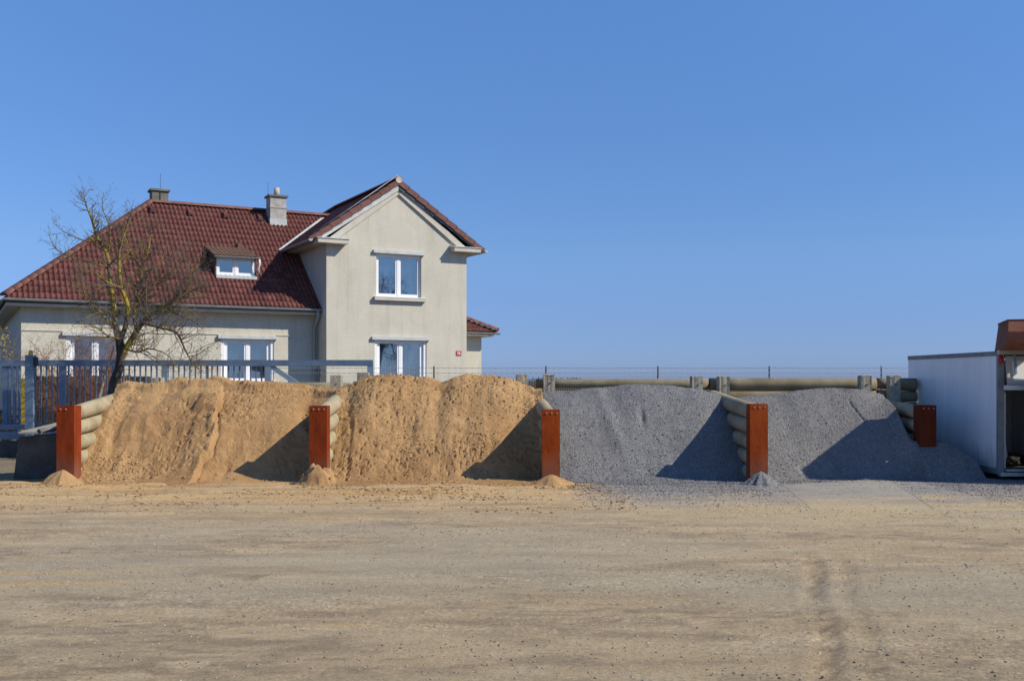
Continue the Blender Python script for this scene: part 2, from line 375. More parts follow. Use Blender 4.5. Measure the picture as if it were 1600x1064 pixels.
# ================================================================== GROUND
def ground_height(X, Y):
    z = .010 * fbm(X * .5, Y * .9, 4, 3) + .006 * fbm(X * 2.2, Y * 5, 4, 8)
    # ruts along the yard
    rut = fbm(X * .22 + 3, Y * 3.2 + .25 * X, 4, 21)
    z = z + .010 * rut * ss(4, 7, Y)
    # churned sand before the sand bays
    ch = ss(12.6, 14.2, Y) * (1 - ss(1.2, 3.0, X)) * ss(-9.5, -8, X)
    z = z + ch * (.030 * np.abs(fbm(X * 1.6, Y * 3.5, 4, 31)) + .028 * (vn(X * 5, Y * 9, 37) - .5) * ss(.45, .6, vn(X * .9, Y * 1.3, 39)))
    # tyre tread marks
    for off, w, dep in ((0, .085, .022), (.27, .075, .010)):
        cx = 1.80 + (Y - 5.8) * .26 + off + .03 * np.sin(Y * 3)
        tr = np.exp(-((X - cx) / w) ** 2) * ss(5.2, 5.6, Y) * (1 - ss(9.0, 10.2, Y))
        z = z - dep * tr * (.4 + .9 * ss(-.2, .2, np.sin(Y * 62 + 9 * np.abs(X - cx) / w))) * ss(.15, .5, vn(X * .1, Y * 1.6, 55)); z = z + .4 * dep * np.exp(-((np.abs(X - cx) - w * 1.35) / (w * .35)) ** 2) * ss(5.2, 5.6, Y) * (1 - ss(9.0, 10.2, Y))
    dk = np.exp(-((Y - (7.3 - .30 * (X + 1))) / .10) ** 2) * ss(-6, -4, X) * (1 - ss(1.8, 2.6, X))
    z = z - .012 * dk * (vn(X * 8, Y * 8, 4) - .2)
    # rougher, higher ground on the far left beside the block
    z = z + ss(-8.2, -9.0, -np.abs(X) * np.sign(-X)) * 0
    return z
def ground_colour(X, Y):
    base = np.stack([.335 + 0 * X, .268 + 0 * X, .192 + 0 * X], -1)
    def mixin(c, f, k):
        f = np.clip(f, 0, 1)[..., None]; return c * (1 - f) + np.array(k) * f
    n1 = fbm(X * .25, Y * 1.1, 5, 41); n2 = fbm(X * .8, Y * 2.4, 5, 47)
    base = mixin(base, .75 * ss(-.1, .45, n1), (.300, .262, .212))
    base = mixin(base, .50 * ss(.05, .45, n2), (.385, .312, .222))
    base = mixin(base, .35 * ss(.05, .40, fbm(X * .35 + 9, Y * 1.6, 5, 61)), (.25, .205, .155))
    for q_, (sc1, sc2) in enumerate(((.12, 3.2), (.22, 6.5))):
        f = fbm(X * sc1 + 3 * q_, (Y - .02 * X) * sc2, 5, 141 + 9 * q_)
        base = mixin(base, .17 * ss(.08, .42, f), (.235, .190, .142)); base = mixin(base, .25 * ss(.06, .40, -f), (.41, .345, .25))
    f = fbm(X * 2.2, Y * 5, 6, 171, .65); base = mixin(base, .45 * ss(.12, .36, f), (.20, .17, .135)); base = mixin(base, .45 * ss(.14, .38, -f), (.43, .37, .28))
    f = ss(.62, .78, vn(X * 7, Y * 16, 177)) * ss(.5, .7, vn(X * .8, Y * 2.2, 179)); base = mixin(base, .5 * f, (.17, .145, .115))
    # grey greenish dust left/middle distance
    base = mixin(base, .6 * ss(-.05, .3, fbm(X * .3, Y * .9, 4, 66)) * ss(6, 8, Y) * (1 - ss(11.5, 13, Y)), (.315, .285, .232))
    # sand strewn before the sand bays
    n3 = fbm(X * .9, Y * 1.8, 5, 151); s = ss(11.2, 15.0, Y + 1.2 * n1 + 1.6 * n3) * (1 - ss(.4, 2.6, X + 1.0 * n1)) * ss(-9.5, -7.5, X)
    base = mixin(base, .85 * s, (.44, .325, .195))
    s2 = ss(12.8, 15.3, Y + 1.2 * n2) * (1 - ss(.6, 1.6, X + .8 * n1)) * ss(-8.6, -7.4, X)
    base = mixin(base, .8 * s2 * ss(-.25, .3, fbm(X * .5, Y * 2.5, 5, 71)), (.46, .30, .15))
    base = mixin(base, .45 * ss(.05, .3, fbm(X * .6, Y * 4.5, 5, 77)) * ss(11, 13.5, Y) * (1 - ss(2, 3, X)), (.235, .165, .10))
    # pale sandy band spread to the right
    s3 = ss(10.8, 13.2, Y + .8 * n1 + 1.4 * n3) * (1 - ss(13.8, 15.4, Y + .6 * n2 + 1.2 * n3)) * ss(.5, 2, X)
    base = mixin(base, .7 * s3, (.42, .345, .235))
    # grey stone dust before the gravel bays
    g = ss(12.9, 15.7, Y + .8 * n1 + .5 * n2 + 1.5 * n3) * ss(.6, 2.0, X + 1.1 * n1)
    base = mixin(base, .9 * g, (.225, .225, .245))
    g2 = ss(.08, .35, fbm(X * .3, Y * 2.1, 5, 83)) * ss(.5, 3, X) * ss(11, 12, Y)
    base = mixin(base, .65 * g2, (.235, .24, .27))
    # ochre sand smear on the left
    for yc, wd, xe in ((8.75, .10, -3.0), (8.42, .14, -3.05)):
        cy = yc + .10 * np.sin(X * .9 + yc * 7) + .12 * fbm(X * 1.2, X * 0 + yc, 3, 191)
        f = np.exp(-((Y - cy) / wd) ** 2) * (1 - ss(xe - .35, xe + .35, X)) * ss(-.35, .30, fbm(X * 1.6, Y * 9, 5, 90, .65) + .12)
        base = mixin(base, .55 * f, (.46, .31, .14))
    f = np.exp(-((Y - 6.9) / .03) ** 2) * np.exp(-((X + 1.1) / .22) ** 2)
    base = mixin(base, .6 * f, (.46, .31, .15))
    # dark damp strip from left to right
    dk = np.exp(-((Y - (7.15 - .28 * (X + 1))) / .13) ** 2) * ss(-5, -3, X) * (1 - ss(1.8, 2.8, X)) * ss(-.1, .4, fbm(X * 2, Y * 5, 4, 97) + .1)
    base = mixin(base, .5 * dk, (.17, .14, .11))
    for off, w in ((0, .09), (.30, .09)):
        cx = 1.80 + (Y - 5.8) * .26 + off + .03 * np.sin(Y * 3)
        tr = np.exp(-((X - cx) / w) ** 2) * ss(5.2, 5.6, Y) * (1 - ss(9.0, 10.4, Y)) * (.35 + .65 * ss(-.3, .3, np.sin(Y * 62 + 9 * np.abs(X - cx) / w))) * ss(.3, .6, vn(X * 9, Y * 8, 5)) * ss(.10, .45, vn(X * .1, Y * 1.6, 55))
        base = mixin(base, .6 * tr * (1 if off == 0 else .5), (.165, .13, .10))
    # earth and weeds by the block on the left
    e = ss(7.4, 8.2, -X) * ss(16.6, 17.4, Y + .4 * n2)
    base = mixin(base, .8 * e, (.15, .13, .10))
    base = base * np.array([1.42, 1.335, 1.13])
    return np.concatenate([base, np.ones(base.shape[:-1] + (1,))], -1)
ys = 4.0 + (25.0 - 4.0) * (np.linspace(0, 1, 620) ** 1.6)
xs = np.linspace(-13, 13, 620)
GX, GY = np.meshgrid(xs, ys)
g = grid_mesh('ground', GX, GY, ground_height(GX, GY), [M['ground']], 'soil', ground_colour(GX, GY))
tag(g, kind='structure')
bm = bmesh.new()
for a, b in (((-600, -200), (-13, 1500)), ((13, -200), (600, 1500)), ((-13, -200), (13, 4.0)), ((-13, 25.0), (13, 1500))):
    vs = [bm.verts.new((x, y, -.006)) for x, y in ((a[0], a[1]), (b[0], a[1]), (b[0], b[1]), (a[0], b[1]))]; bm.faces.new(vs)
tag(done('terrain', bm, M['field']), kind='structure')

# concrete slab before the right bay, half dusted over
def gp(x, y, z=0):
    D = (H - z) * F / (y - HY); return Vector(((x - CX) / F * D, D, z))
u_, v_ = np.meshgrid(np.linspace(0, 1, 160), np.linspace(0, 1, 110))
cA, cB, cC, cD = [gp(*p) for p in ((1268, 797), (1464, 795), (1386, 744), (1206, 744))]
SX = (cA.x * (1 - u_) + cB.x * u_) * (1 - v_) + (cD.x * (1 - u_) + cC.x * u_) * v_
SY = (cA.y * (1 - u_) + cB.y * u_) * (1 - v_) + (cD.y * (1 - u_) + cC.y * u_) * v_
sn = fbm(SX * 1.5, SY * 4, 5, 301)
ed = ss(0, .28, u_ + .18 * sn) * ss(0, .40, v_ + .30 * sn) * (1 - .5 * ss(.1, .4, fbm(SX * .8, SY * 3, 4, 305)))
gc = ground_colour(SX, SY); sc_ = np.array([.40, .365, .30]) * (1 + .10 * fbm(SX * 3, SY * 3, 4, 307))[..., None]
gc[..., :3] = gc[..., :3] * (1 - ed[..., None]) + sc_ * ed[..., None]
crk = np.exp(-((u_ - .975) / .012) ** 2) * .30 + np.exp(-((u_ - .52 - .05 * sn) / .004) ** 2) * .2
gc[..., :3] *= (1 - crk[..., None])
SZ = ground_height(SX, SY) + .0045; SZ[:, -1] = -.02; SZ[0] = -.01; SZ[:, 0] = ground_height(SX, SY)[:, 0] - .004; SZ[-1] = -.01
tag(grid_mesh('concrete_slab', SX, SY, SZ, [M['ground']], 'soil', gc), kind='structure')

# ================================================================== PILES
def polyx(pts, D):
    return np.array([PX(x, D) for x, y in pts]), np.array([PZ(y, D) for x, y in pts])
YF, YR = 16.7, 19.75
walls = [  # front post centre px, front depth, rear centre px
    (102, 16.4, 228), (497, 16.4, 546), (861, 16.4, 836), (1186, 16.4, 1109), (1450, 17.4, 1372)]
def wall_x(k, Y):
    px, D, rx = walls[k]; x0 = PX(px, D); x1 = PX(rx, 19.75)
    return x0 + (x1 - x0) * (Y - D) / (19.75 - D)

FACES = []
def pile(name, kl, kr, crest, Yc, toe, prof, label, cat, mat, sand, seed, xpad=(0, 0), step=.0135, extra=None, tilt=-.10):
    xa = min(wall_x(kl, YF), wall_x(kl, YR)) - xpad[0]; xb = max(wall_x(kr, YF), wall_x(kr, YR)) + xpad[1]
    xs = np.arange(xa, xb, step)
    ysr = np.concatenate([np.arange(15.7, 18.9, step), np.arange(18.9, 20.1, .05)])
    X, Y = np.meshgrid(xs, ysr)
    cxs, czs = polyx(crest, Yc)
    zc = np.interp(X, cxs, czs)
    tx = np.array([PX(x, d) for x, d in toe]); td = np.array([d for x, d in toe])
    Yt = np.interp(X, tx, td) + .06 * fbm(X * 1.7, X * 0 + seed, 4, seed)
    ycl = Yc + .16 * fbm(X * 1.1, X * 0 + 5, 3, seed + 2)
    t = (Y - Yt) / (ycl - Yt)
    if sand: tw = t + .05 * fbm(X * 2.0, Y * .8, 4, seed + 4)
    else: tw = t + .02 * fbm(X * 1.3, Y * .8, 3, seed + 4)
    pt, pz = zip(*prof)
    gz = np.interp(np.clip(tw, -1, 3), pt, pz)
    z = zc * gz + tilt * np.clip(Y - ycl, 0, 9) * (t > 1)
    z = np.where(t < 0, np.minimum(z, 0) - .10 * (-t), z)
    if sand:
        face = ss(0.02, .15, t) * (1 - .6 * ss(.97, 1.1, t))
        wx = X + .05 * fbm(X * 6, Y * 6, 3, seed + 30); wy = Y + .05 * fbm(X * 6 + 5, Y * 6, 3, seed + 31)
        z = z + face * (.040 * fbm(X * 1.1, Y * 2.2, 4, seed + 6) + .014 * fbm(wx * 4, wy * 9, 5, seed + 7, .6) + .007 * fbm(X * 19, Y * 27, 3, seed + 17, .7) + .010 * (np.random.rand(*X.shape) - .5) * ss(.3, .6, vn(X * 2.3, Y * 3.1, seed + 50)))
        pits = ss(.70, .86, vn(X * 21, Y * 30, seed + 8)) * ss(.42, .60, vn(X * 1.9, Y * 2.6, seed + 9))
        z = z - face * .040 * pits
        lump = ss(.66, .85, vn(wx * 26, wy * 32, seed + 18)) * ss(.45, .65, vn(X * 2.1, Y * 3.3, seed + 19))
        z = z + face * .022 * lump
        hz = np.abs(fbm(X * .9, Y * 6 + .5 * t, 4, seed + 40)); z = z - face * .022 * (1 - ss(0, .09, hz)) * ss(.45, .6, vn(X * 1.5, Y * 2, seed + 41))
        z = z + .004 * fbm(X * 30, Y * 30, 3, seed + 3) * (t > 0)
    else:
        z = z + ss(.02, .1, t) * (.028 * fbm(X * 1.3, Y * 1.6, 5, seed + 6) + .010 * fbm(X * 8, Y * 8, 4, seed + 7))
        z = z + .013 * (np.random.rand(*X.shape) - .5) * ss(-.05, .05, t)
    damp = ss(-.25, .45, fbm(X * .9, Y * 1.2, 5, seed + 13)) * .8
    if extra: z, damp = extra(X, Y, z, t, damp, seed)
    # stay behind / clear of nothing: sink below ground outside
    z = np.maximum(z, -.12)
    col = np.stack([damp, damp, damp, damp * 0 + 1], -1)
    # keep fill from breaking out beyond its divider walls
    wl = wall_x(kl, Y) + (0.0); wr = wall_x(kr, Y)
    if not xpad[0]: z = np.where(X < wl - .02, np.minimum(z, np.maximum(z - (wl - X) * 6, -.12)), z)
    if not xpad[1]: z = np.where(X > wr + .02, np.minimum(z, np.maximum(z - (X - wr) * 6, -.12)), z)
    o = grid_mesh(name, X, Y, z, [mat], 'damp', col)
    tag(o, label, cat); FACES.append((X, Y, z, t, sand)); return o

def seg_dist(X, Y, pts):
    best = np.full(X.shape, 9.); side = np.zeros(X.shape)
    for (x0, y0), (x1, y1) in zip(pts, pts[1:]):
        dx, dy = x1 - x0, y1 - y0; u = np.clip(((X - x0) * dx + (Y - y0) * dy) / (dx * dx + dy * dy), 0, 1)
        d = np.hypot(X - x0 - u * dx, Y - y0 - u * dy); s = np.sign((X - x0) * dy - (Y - y0) * dx)
        side = np.where(d < best, s, side); best = np.minimum(best, d)
    return best, side
def ex1(X, Y, z, t, damp, seed):
    # a right-hand lobe slid over the left-hand face: step along a winding line
    path = [(PX(345, 18.4), 18.5), (PX(352, 18.1), 18.15), (PX(338, 17.6), 17.65), (PX(345, 17.3), 17.25), (PX(320, 16.8), 16.8), (PX(300, 16.3), 16.2)]
    w = .10 * fbm(X * 2 + 2, Y * 5, 4, 5)
    d, s = seg_dist(X + w, Y, path)
    f = ss(.02, .2, t) * (1 - ss(.92, 1.02, t))
    f2 = f * (1 - ss(.70, .95, t)) 
    dn_ = d * (1 + .5 * fbm(X * 3, Y * 3, 3, 77))
    z = z + (f2 * .13 + f * .03) * np.where(s > 0, np.exp(-dn_ / .55), 0) * ss(0, .05, dn_)
    z = z - f * .06 * np.exp(-(d / .03) ** 2) * ss(.42, .62, vn(X * 4, Y * 4, 79))
    def ledge(t0, pa, pb, h, sd, z):
        tn = t + .035 * fbm(X * 1.5, X * 0 + sd, 4, sd) + .014 * fbm(X * 7, Y * 7, 3, sd + 1)
        return z + h * (ss(t0 - .010, t0 + .010, tn) - ss(t0 - .14, t0 + .30, tn)) * ss(PX(pa, 17.8), PX(pa + 25, 17.8), X) * (1 - ss(PX(pb - 15, 17.8), PX(pb, 17.8), X)) * ss(.25, .5, vn(X * 2.5, Y * 0 + sd, sd + 3))
    z = ledge(.91, 205, 350, .085, 401, z); z = ledge(.62, 245, 345, .12, 411, z); z = ledge(.44, 150, 335, .07, 421, z); z = ledge(.77, 180, 300, .05, 431, z)
    z = ledge(.93, 350, 500, .075, 441, z); z = ledge(.70, 390, 470, .05, 451, z)
    z = z + .17 * (1 - ss(.05, .50, X - wall_x(0, Y))) * ss(.1, .4, t) * (1 - ss(.9, 1.1, t))
    # ledge with crumbs on the left part
    le = np.exp(-((t - .50 - .03 * fbm(X * 2, X * 0, 3, 8)) / .045) ** 2) * (1 - ss(PX(330, 17.4), PX(350, 17.4), X))
    z = z - f * .05 * le * (.4 + vn(X * 6, Y * 9, 12))
    lc = np.exp(-((t - .90) / .03) ** 2); z = z - lc * .05 * ss(.35, .6, vn(X * 3.5, Y * 2, 14))
    # pit beside the second divider
    z = z - .32 * np.exp(-((X - PX(490, 17.7)) / .14) ** 2 - ((Y - 17.75) / .16) ** 2)
    z = z - .12 * np.exp(-((X - PX(475, 17.9)) / .12) ** 2 - ((Y - 18.0) / .12) ** 2)
    damp = np.clip(damp * .75 + .36 * ss(.06, -.06, d * s) * ss(.05, .3, t), 0, 1) * (1 - .85 * ss(.94, 1.03, t))
    damp = damp * (.15 + .85 * ss(PX(150, 17.4), PX(215, 17.4), X))
    return z, damp
def ex2(X, Y, z, t, damp, seed):
    ap = 1 - ss(PX(525, 17.5), PX(562, 17.5), X + .12 * (t - .5))
    z = z + ap * .05 * (1 - t)
    z = z - ss(.05, .2, t) * .03 * np.exp(-((X - PX(548, 17.5) + .25 * (t - .5) + .06 * fbm(X * 0 + 1, Y * 5, 3, 9)) / .04) ** 2) * (1 - ss(.6, .85, t))
    hc = np.exp(-((X - PX(697, 18.4)) / .16) ** 2) * ss(.55, .95, t); z = z - .05 * hc
    rd = np.exp(-((X - PX(718, 17.8) - .2 * (t - .5)) / .07) ** 2) * ss(.1, .4, t) * (1 - ss(.9, 1, t)); z = z + .035 * rd * vn(X * 3, Y * 4, 88)
    for t0, h, sd in ((.90, .07, 501), (.74, .035, 511), (.55, .03, 521)):
        tn = t + .06 * fbm(X * 1.5, X * 0 + sd, 4, sd) + .014 * fbm(X * 7, Y * 7, 3, sd + 1)
        z = z + h * (ss(t0 - .010, t0 + .010, tn) - ss(t0 - .14, t0 + .25, tn)) * ss(.35, .6, vn(X * 1.7, X * 0 + sd, sd + 3)) * (1 - ap)
    damp = np.clip(.12 + damp * .8, 0, 1) * (1 - .9 * ap)
    return z, damp
def ex3(X, Y, z, t, damp, seed):
    z = z - .06 * np.exp(-((X - PX(1002, 18)) / .05) ** 2 - ((Y - 17.9) / .16) ** 2)
    z = z + .05 * np.exp(-((X - PX(960, 17.6) + .25 * (Y - 17.6)) / .12) ** 2) * ss(.2, .6, t) * (1 - ss(.9, 1, t))
    return z, damp
def ex4(X, Y, z, t, damp, seed):
    # crack near the crest and the apron running right round the last post
    d, s = seg_dist(X, Y, [(PX(1330, 18.3), 18.4), (PX(1345, 18.1), 18.1), (PX(1362, 17.9), 17.8)])
    z = z - .035 * np.exp(-(d / .018) ** 2)
    xw = wall_x(4, Y)
    z = z + .36 * (1 - ss(.0, .85, xw - X)) * ss(.2, .5, t) * (1 - ss(.62, .92, t))
    zr = .60 - .0 * X
    zr = .60 * (1 - ss(7.35, 8.15, X) * .85)
    front = (Y - (16.74 + .10 * ss(7.4, 8, X))) * .78
    right = np.minimum(front, zr + .10 * np.clip(Y - 17.6, 0, 1) + .02 * fbm(X * 3, Y * 3, 3, 2))
    right = right + .012 * (np.random.rand(*X.shape) - .5)
    k = ss(-.30, -.16, X - xw)
    z = z * (1 - k) + np.maximum(right, -.12) * k
    z = np.where((k > .5) & (Y < 16.66), -.12, z)
    # low step where the loader scraped
    z = z - .02 * np.exp(-((t - .22) / .03) ** 2)
    return z, damp

profS1 = [(-1, -.2), (0, 0), (.14, .03), (.22, .09), (.32, .22), (.44, .40), (.50, .53), (.60, .64), (.80, .83), (.88, .89), (.92, .97), (1, 1), (3, 1)]
profS2 = [(-1, -.2), (0, 0), (.22, .02), (.29, .09), (.5, .42), (.7, .70), (.82, .86), (.90, .94), (.97, .99), (1.1, 1), (3, .97)]
profG = [(-1, -.2), (0, 0), (.22, .018), (.28, .06), (.5, .385), (.85, .885), (.95, .975), (1.06, 1), (3, .98)]
Z0 = 18.3
pile('sand_pile', 0, 1, [(60, 650), (118, 640), (150, 626), (170, 620), (200, 603), (240, 598), (300, 594), (345, 594), (400, 598), (450, 601), (490, 604), (520, 607), (560, 610)], 18.5,
     [(60, 16.35), (130, 16.25), (240, 16.15), (300, 16.05), (340, 16.35), (480, 16.5), (560, 16.5)], profS1,
     'brown sand heap in the leftmost bay, split by a winding ridge', 'sand pile', M['sand'], True, 101, extra=ex1)
pile('sand_pile', 1, 2, [(480, 612), (548, 601), (560, 594), (580, 588), (610, 586), (640, 587), (665, 589), (690, 594), (706, 590), (730, 586), (770, 585), (795, 589), (812, 595), (835, 608), (880, 612)], 18.55,
     [(480, 16.3), (540, 16.1), (700, 16.1), (850, 16.25)], profS2,
     'tall pitted sand heap with two humps, right of the other sand', 'sand pile', M['sand'], True, 212, extra=ex2)
pile('gravel_pile', 2, 3, [(830, 613), (872, 611), (900, 608), (950, 603), (1000, 600), (1050, 601), (1090, 607), (1110, 611), (1130, 617), (1180, 621)], 18.7,
     [(840, 16.15), (900, 16.1), (1000, 16.1), (1120, 16.15), (1200, 16.2)], profG,
     'bluish grey gravel heap beside the sand, one smooth dome', 'gravel pile', M['gravel'], False, 323, extra=ex3)
pile('gravel_pile', 3, 4, [(1100, 621), (1150, 621), (1180, 618), (1210, 616), (1250, 610), (1300, 606), (1340, 607), (1380, 614), (1410, 622), (1450, 629), (1480, 640)], 18.8,
     [(1150, 16.2), (1200, 16.2), (1300, 16.4), (1400, 16.5), (1480, 16.6)], profG,
     'grey gravel heap in the far right bay, spilling towards the white box', 'gravel pile', M['gravel2'], False, 434, xpad=(0, .75), extra=ex4)

def mound(name, cx, cy, rx, ry, h, mat, label, cat, sand, seed, lumps=None):
    xs = np.arange(cx - rx * 1.3, cx + rx * 1.3, .012); ysr = np.arange(cy - ry * 1.3, cy + ry * 1.3, .012)
    X, Y = np.meshgrid(xs, ysr)
    a = np.arctan2((Y - cy) / ry, (X - cx) / rx)
    d = np.hypot((X - cx) / rx, (Y - cy) / ry) * (1 + .38 * fbm(np.cos(a) * 1.5 + 4, np.sin(a) * 1.5, 4, seed) + .12 * fbm(X * 4, Y * 4, 3, seed + 9))
    z = h * (1 - np.clip(d, 0, 1.3) ** 1.25) - h * .12
    z = z + .02 * fbm(X * 6, Y * 6, 4, seed + 1) * ss(1.1, .6, d)
    if lumps: z = z + lumps * ss(.5, .75, vn(X * 11, Y * 11, seed + 5)) * ss(1.0, .6, d)
    if not sand: z = z + .012 * (np.random.rand(*X.shape) - .5)
    z = np.maximum(z, -.05)
    dm = ss(.0, .5, fbm(X * 2, Y * 2, 3, seed)) * .4
    o = grid_mesh(name, X, Y, z, [mat], 'damp', np.stack([dm, dm, dm, dm * 0 + 1], -1))
    return tag(o, label, cat)
mound('sand_mound', PX(97, 16.2), 16.22, .36, .34, .27, M['sand'], 'pale cone of sand against the foot of the leftmost post', 'sand mound', True, 5)
mound('sand_mound', PX(494, 16.2), 16.28, .34, .32, .30, M['sand'], 'crumbly sand mound with dark clods at the second post from left', 'sand mound', True, 6, lumps=.10)
mound('sand_mound', PX(862, 16.2), 16.22, .36, .34, .18, M['sand'], 'low sand mound at the post between sand and gravel', 'sand mound', True, 7)
mound('gravel_mound', PX(1190, 16.2), 16.25, .34, .34, .24, M['gravel'], 'small blue grey gravel mound at the fourth post from left', 'gravel mound', False, 8)

# ================================================================== BAY POSTS, WALLS
plabel = ['rusty steel post at the far left, beside the dark concrete block',
          'rusty steel post between the two sand heaps',
          'rusty steel post between sand and gravel heaps',
          'bright rusty steel post between the two gravel heaps',
          'dark shaded rusty post half buried beside the white box']
wtop = [(634, 87, 117), (634, 483, 511), (640, 848, 874), (631, 1172, 1200), (633, 1436, 1463)]
for k, (px, D, rx) in enumerate(walls):
    ty, xl, xr = wtop[k]
    w = .285; x0 = PX((xl + xr) / 2, D + (.15 if k in (0, 1) else 0)); zt = PZ(ty, D)
    post = empty('steel_post', (PX(px, D), D, 0), 0, plabel[k], 'steel post', 'rusty steel end posts of the bays')
    bm = bmesh.new(); t = .014; hw = w / 2; dd = .27
    # open-topped box section, welded of plates
    for a, b in (((-hw, 0, -.3), (hw, t, zt)), ((-hw, t, -.3), (-hw + t, dd - t, zt - .004)), ((hw - t, t, -.3), (hw, dd - t, zt - .004)), ((-hw, dd - t, -.3), (hw, dd, zt - .002))):
        box(bm, a, b)
    done('post_body', bm, M['rust'] if k in (2, 3) else M['rustdark'] if k < 2 else M['rustshaded'], post, bev=.004)
    for dx in (-.075, .01, .095):
        if k == 0 and dx > .05: continue
        bm = bmesh.new()
        bmesh.ops.create_cone(bm, cap_ends=True, segments=8, radius1=.014, radius2=.012, depth=.012, matrix=Matrix.Translation((dx, -.005, zt - .055)) @ Matrix.Rotation(R(90), 4, 'X'))
        done('bolt', bm, M['boltmark'], post)
wl = ['stacked concrete poles behind the leftmost rusty post', 'stacked concrete poles between the two sand heaps',
      'stacked concrete poles between the sand and the gravel', 'stacked concrete poles between the two gravel heaps',
      'stacked concrete poles mostly buried by gravel near the white box']
for k, (px, D, rx) in enumerate(walls):
    zt = PZ(wtop[k][0], D) - .012
    x0 = PX(px, D); x1 = PX(rx, 19.75); ya = D + .28; yb = 19.7
    wv = empty('divider_wall', (x0, ya, 0), 0, wl[k], 'divider wall', 'divider walls of stacked concrete poles')
    n = 5; df = zt / n; dr = (.315, .315, .29, .295, .262)[k]
    for i in range(n):
        bm = bmesh.new()
        jx = random.uniform(-.012, .012)
        p0 = Vector((jx, 0, df * (i + .5))); p1 = Vector((x1 - x0 - jx, yb - ya, dr * (i + .5)))
        cnt = 8
        pts = [p0.lerp(p1, u / cnt) for u in range(cnt + 1)]
        tube(bm, pts, [df * .495 * (1 - u / cnt) + dr * .495 * u / cnt for u in range(cnt + 1)], 20)
        done('concrete_pole', bm, M['pole'], wv)

# stubs in front of the rear wall
stubs = [(213, 597, 'short dark stub left of the tree, by the gate'), (246, 590, 'low sandy stub behind the left crest'),
         (525.5, 586, 'pale square stub beside the gate tail'), (568, 582, 'stub half sunk in sand at the gate end'),
         (815, 585, 'stub poking out behind the sloping sand shoulder'), (858, 585, 'notched stub with a black bolt hole, at the start of the long pole'),
         (1088, 588, 'left stub of the middle pair above the gravel'), (1130, 588, 'right stub of the middle pair above the gravel'),
         (1351, 587, 'sunlit stub with a bolt hole near the white box'), (1396, 587, 'dark stub in the shadow beside the white box')]
for i, (px, ty, lb) in enumerate(stubs):
    D = 19.55; x = PX(px, D); zt = PZ(ty, D)
    st = empty('concrete_stub', (x, D, 0), 0, 'concrete ' + lb if 'stub' in lb else lb, 'concrete post', 'concrete stub posts along the back of the bays')
    bm = bmesh.new(); w = .105
    vs = box(bm, (-w, -.10, 0), (w, .10, zt))
    bmesh.ops.bevel(bm, geom=bm.edges[:], offset=.012, segments=1, affect='EDGES')
    bmesh.ops.subdivide_edges(bm, edges=[e for e in bm.edges if abs(e.verts[0].co.z - e.verts[1].co.z) < .02], cuts=4, use_grid_fill=True)
    rr = random.Random(i)
    for v in bm.verts:
        if v.co.z > zt - .3:
            v.co += Vector((rr.uniform(-.008, .008), rr.uniform(-.008, .008), rr.uniform(-.022, .008) if v.co.z > zt - .01 else 0))
        if i == 5 and v.co.z > zt - .01 and .0 < v.co.x < .07: v.co.z -= .045
    o = done('post_body', bm, M['oldconc'], st)
    bm = bmesh.new()
    bmesh.ops.create_cone(bm, cap_ends=True, segments=10, radius1=.014, radius2=.014, depth=.02, matrix=Matrix.Translation((.01, -.102, zt - .17)) @ Matrix.Rotation(R(90), 4, 'X'))
    done('bolt_hole', bm, M['darkmetal'], st)
# rear wall of long poles
rw = empty('rear_wall', (PX(228, 20), 19.8, 0), 0, 'long concrete poles stacked along the back of the bays under the fence', 'rear wall')
bays = [(PX(232, 19.8), PX(546, 19.8)), (PX(546, 19.8), PX(836, 19.8)), (PX(836, 19.8), PX(1109, 19.8)), (PX(1109, 19.8), PX(1372, 19.8)), (PX(1372, 19.8), 7.86)]
for bi, (xa, xb) in enumerate(bays):
    zz = 0
    for r_ in range(7):
        tgt = 1.68 / 7
        ra, rb = (.100, .135) if (r_ + bi) % 2 == 0 else (.135, .100)
        if bi == 2 and r_ == 6: ra, rb = .085, .105
        if bi == 3: ra, rb = .12, .122
        tp = PZ(592, 19.75) if bi in (2,) else PZ(590.5, 19.75)
        if bi == 0: tp = PZ(597, 19.75)
        if bi == 1: tp = PZ(603, 19.75)
        h = tp / 7
        off = 0 if r_ % 2 == 0 else -.02
        bm = bmesh.new(); L = xb - xa - .03; x0 = xa + .015 - rw.location.x
        za = h * (r_ + .5); zb = za
        if r_ == 6: za = tp - ra; zb = tp - rb
        tube(bm, [(x0 + L * u / 6, .12 + off, za + (zb - za) * u / 6) for u in range(7)], [min(ra + (rb - ra) * u / 6, h * .56) for u in range(7)], 18)
        done('concrete_pole', bm, M['pole_old'], rw)

# ================================================================== HOUSE
A = R(28.5); D0 = 34.0
house = empty('house', (PX(510, D0), D0, 0), A, 'cream rendered house with dark red tiled hip roof and tall front gable', 'house')
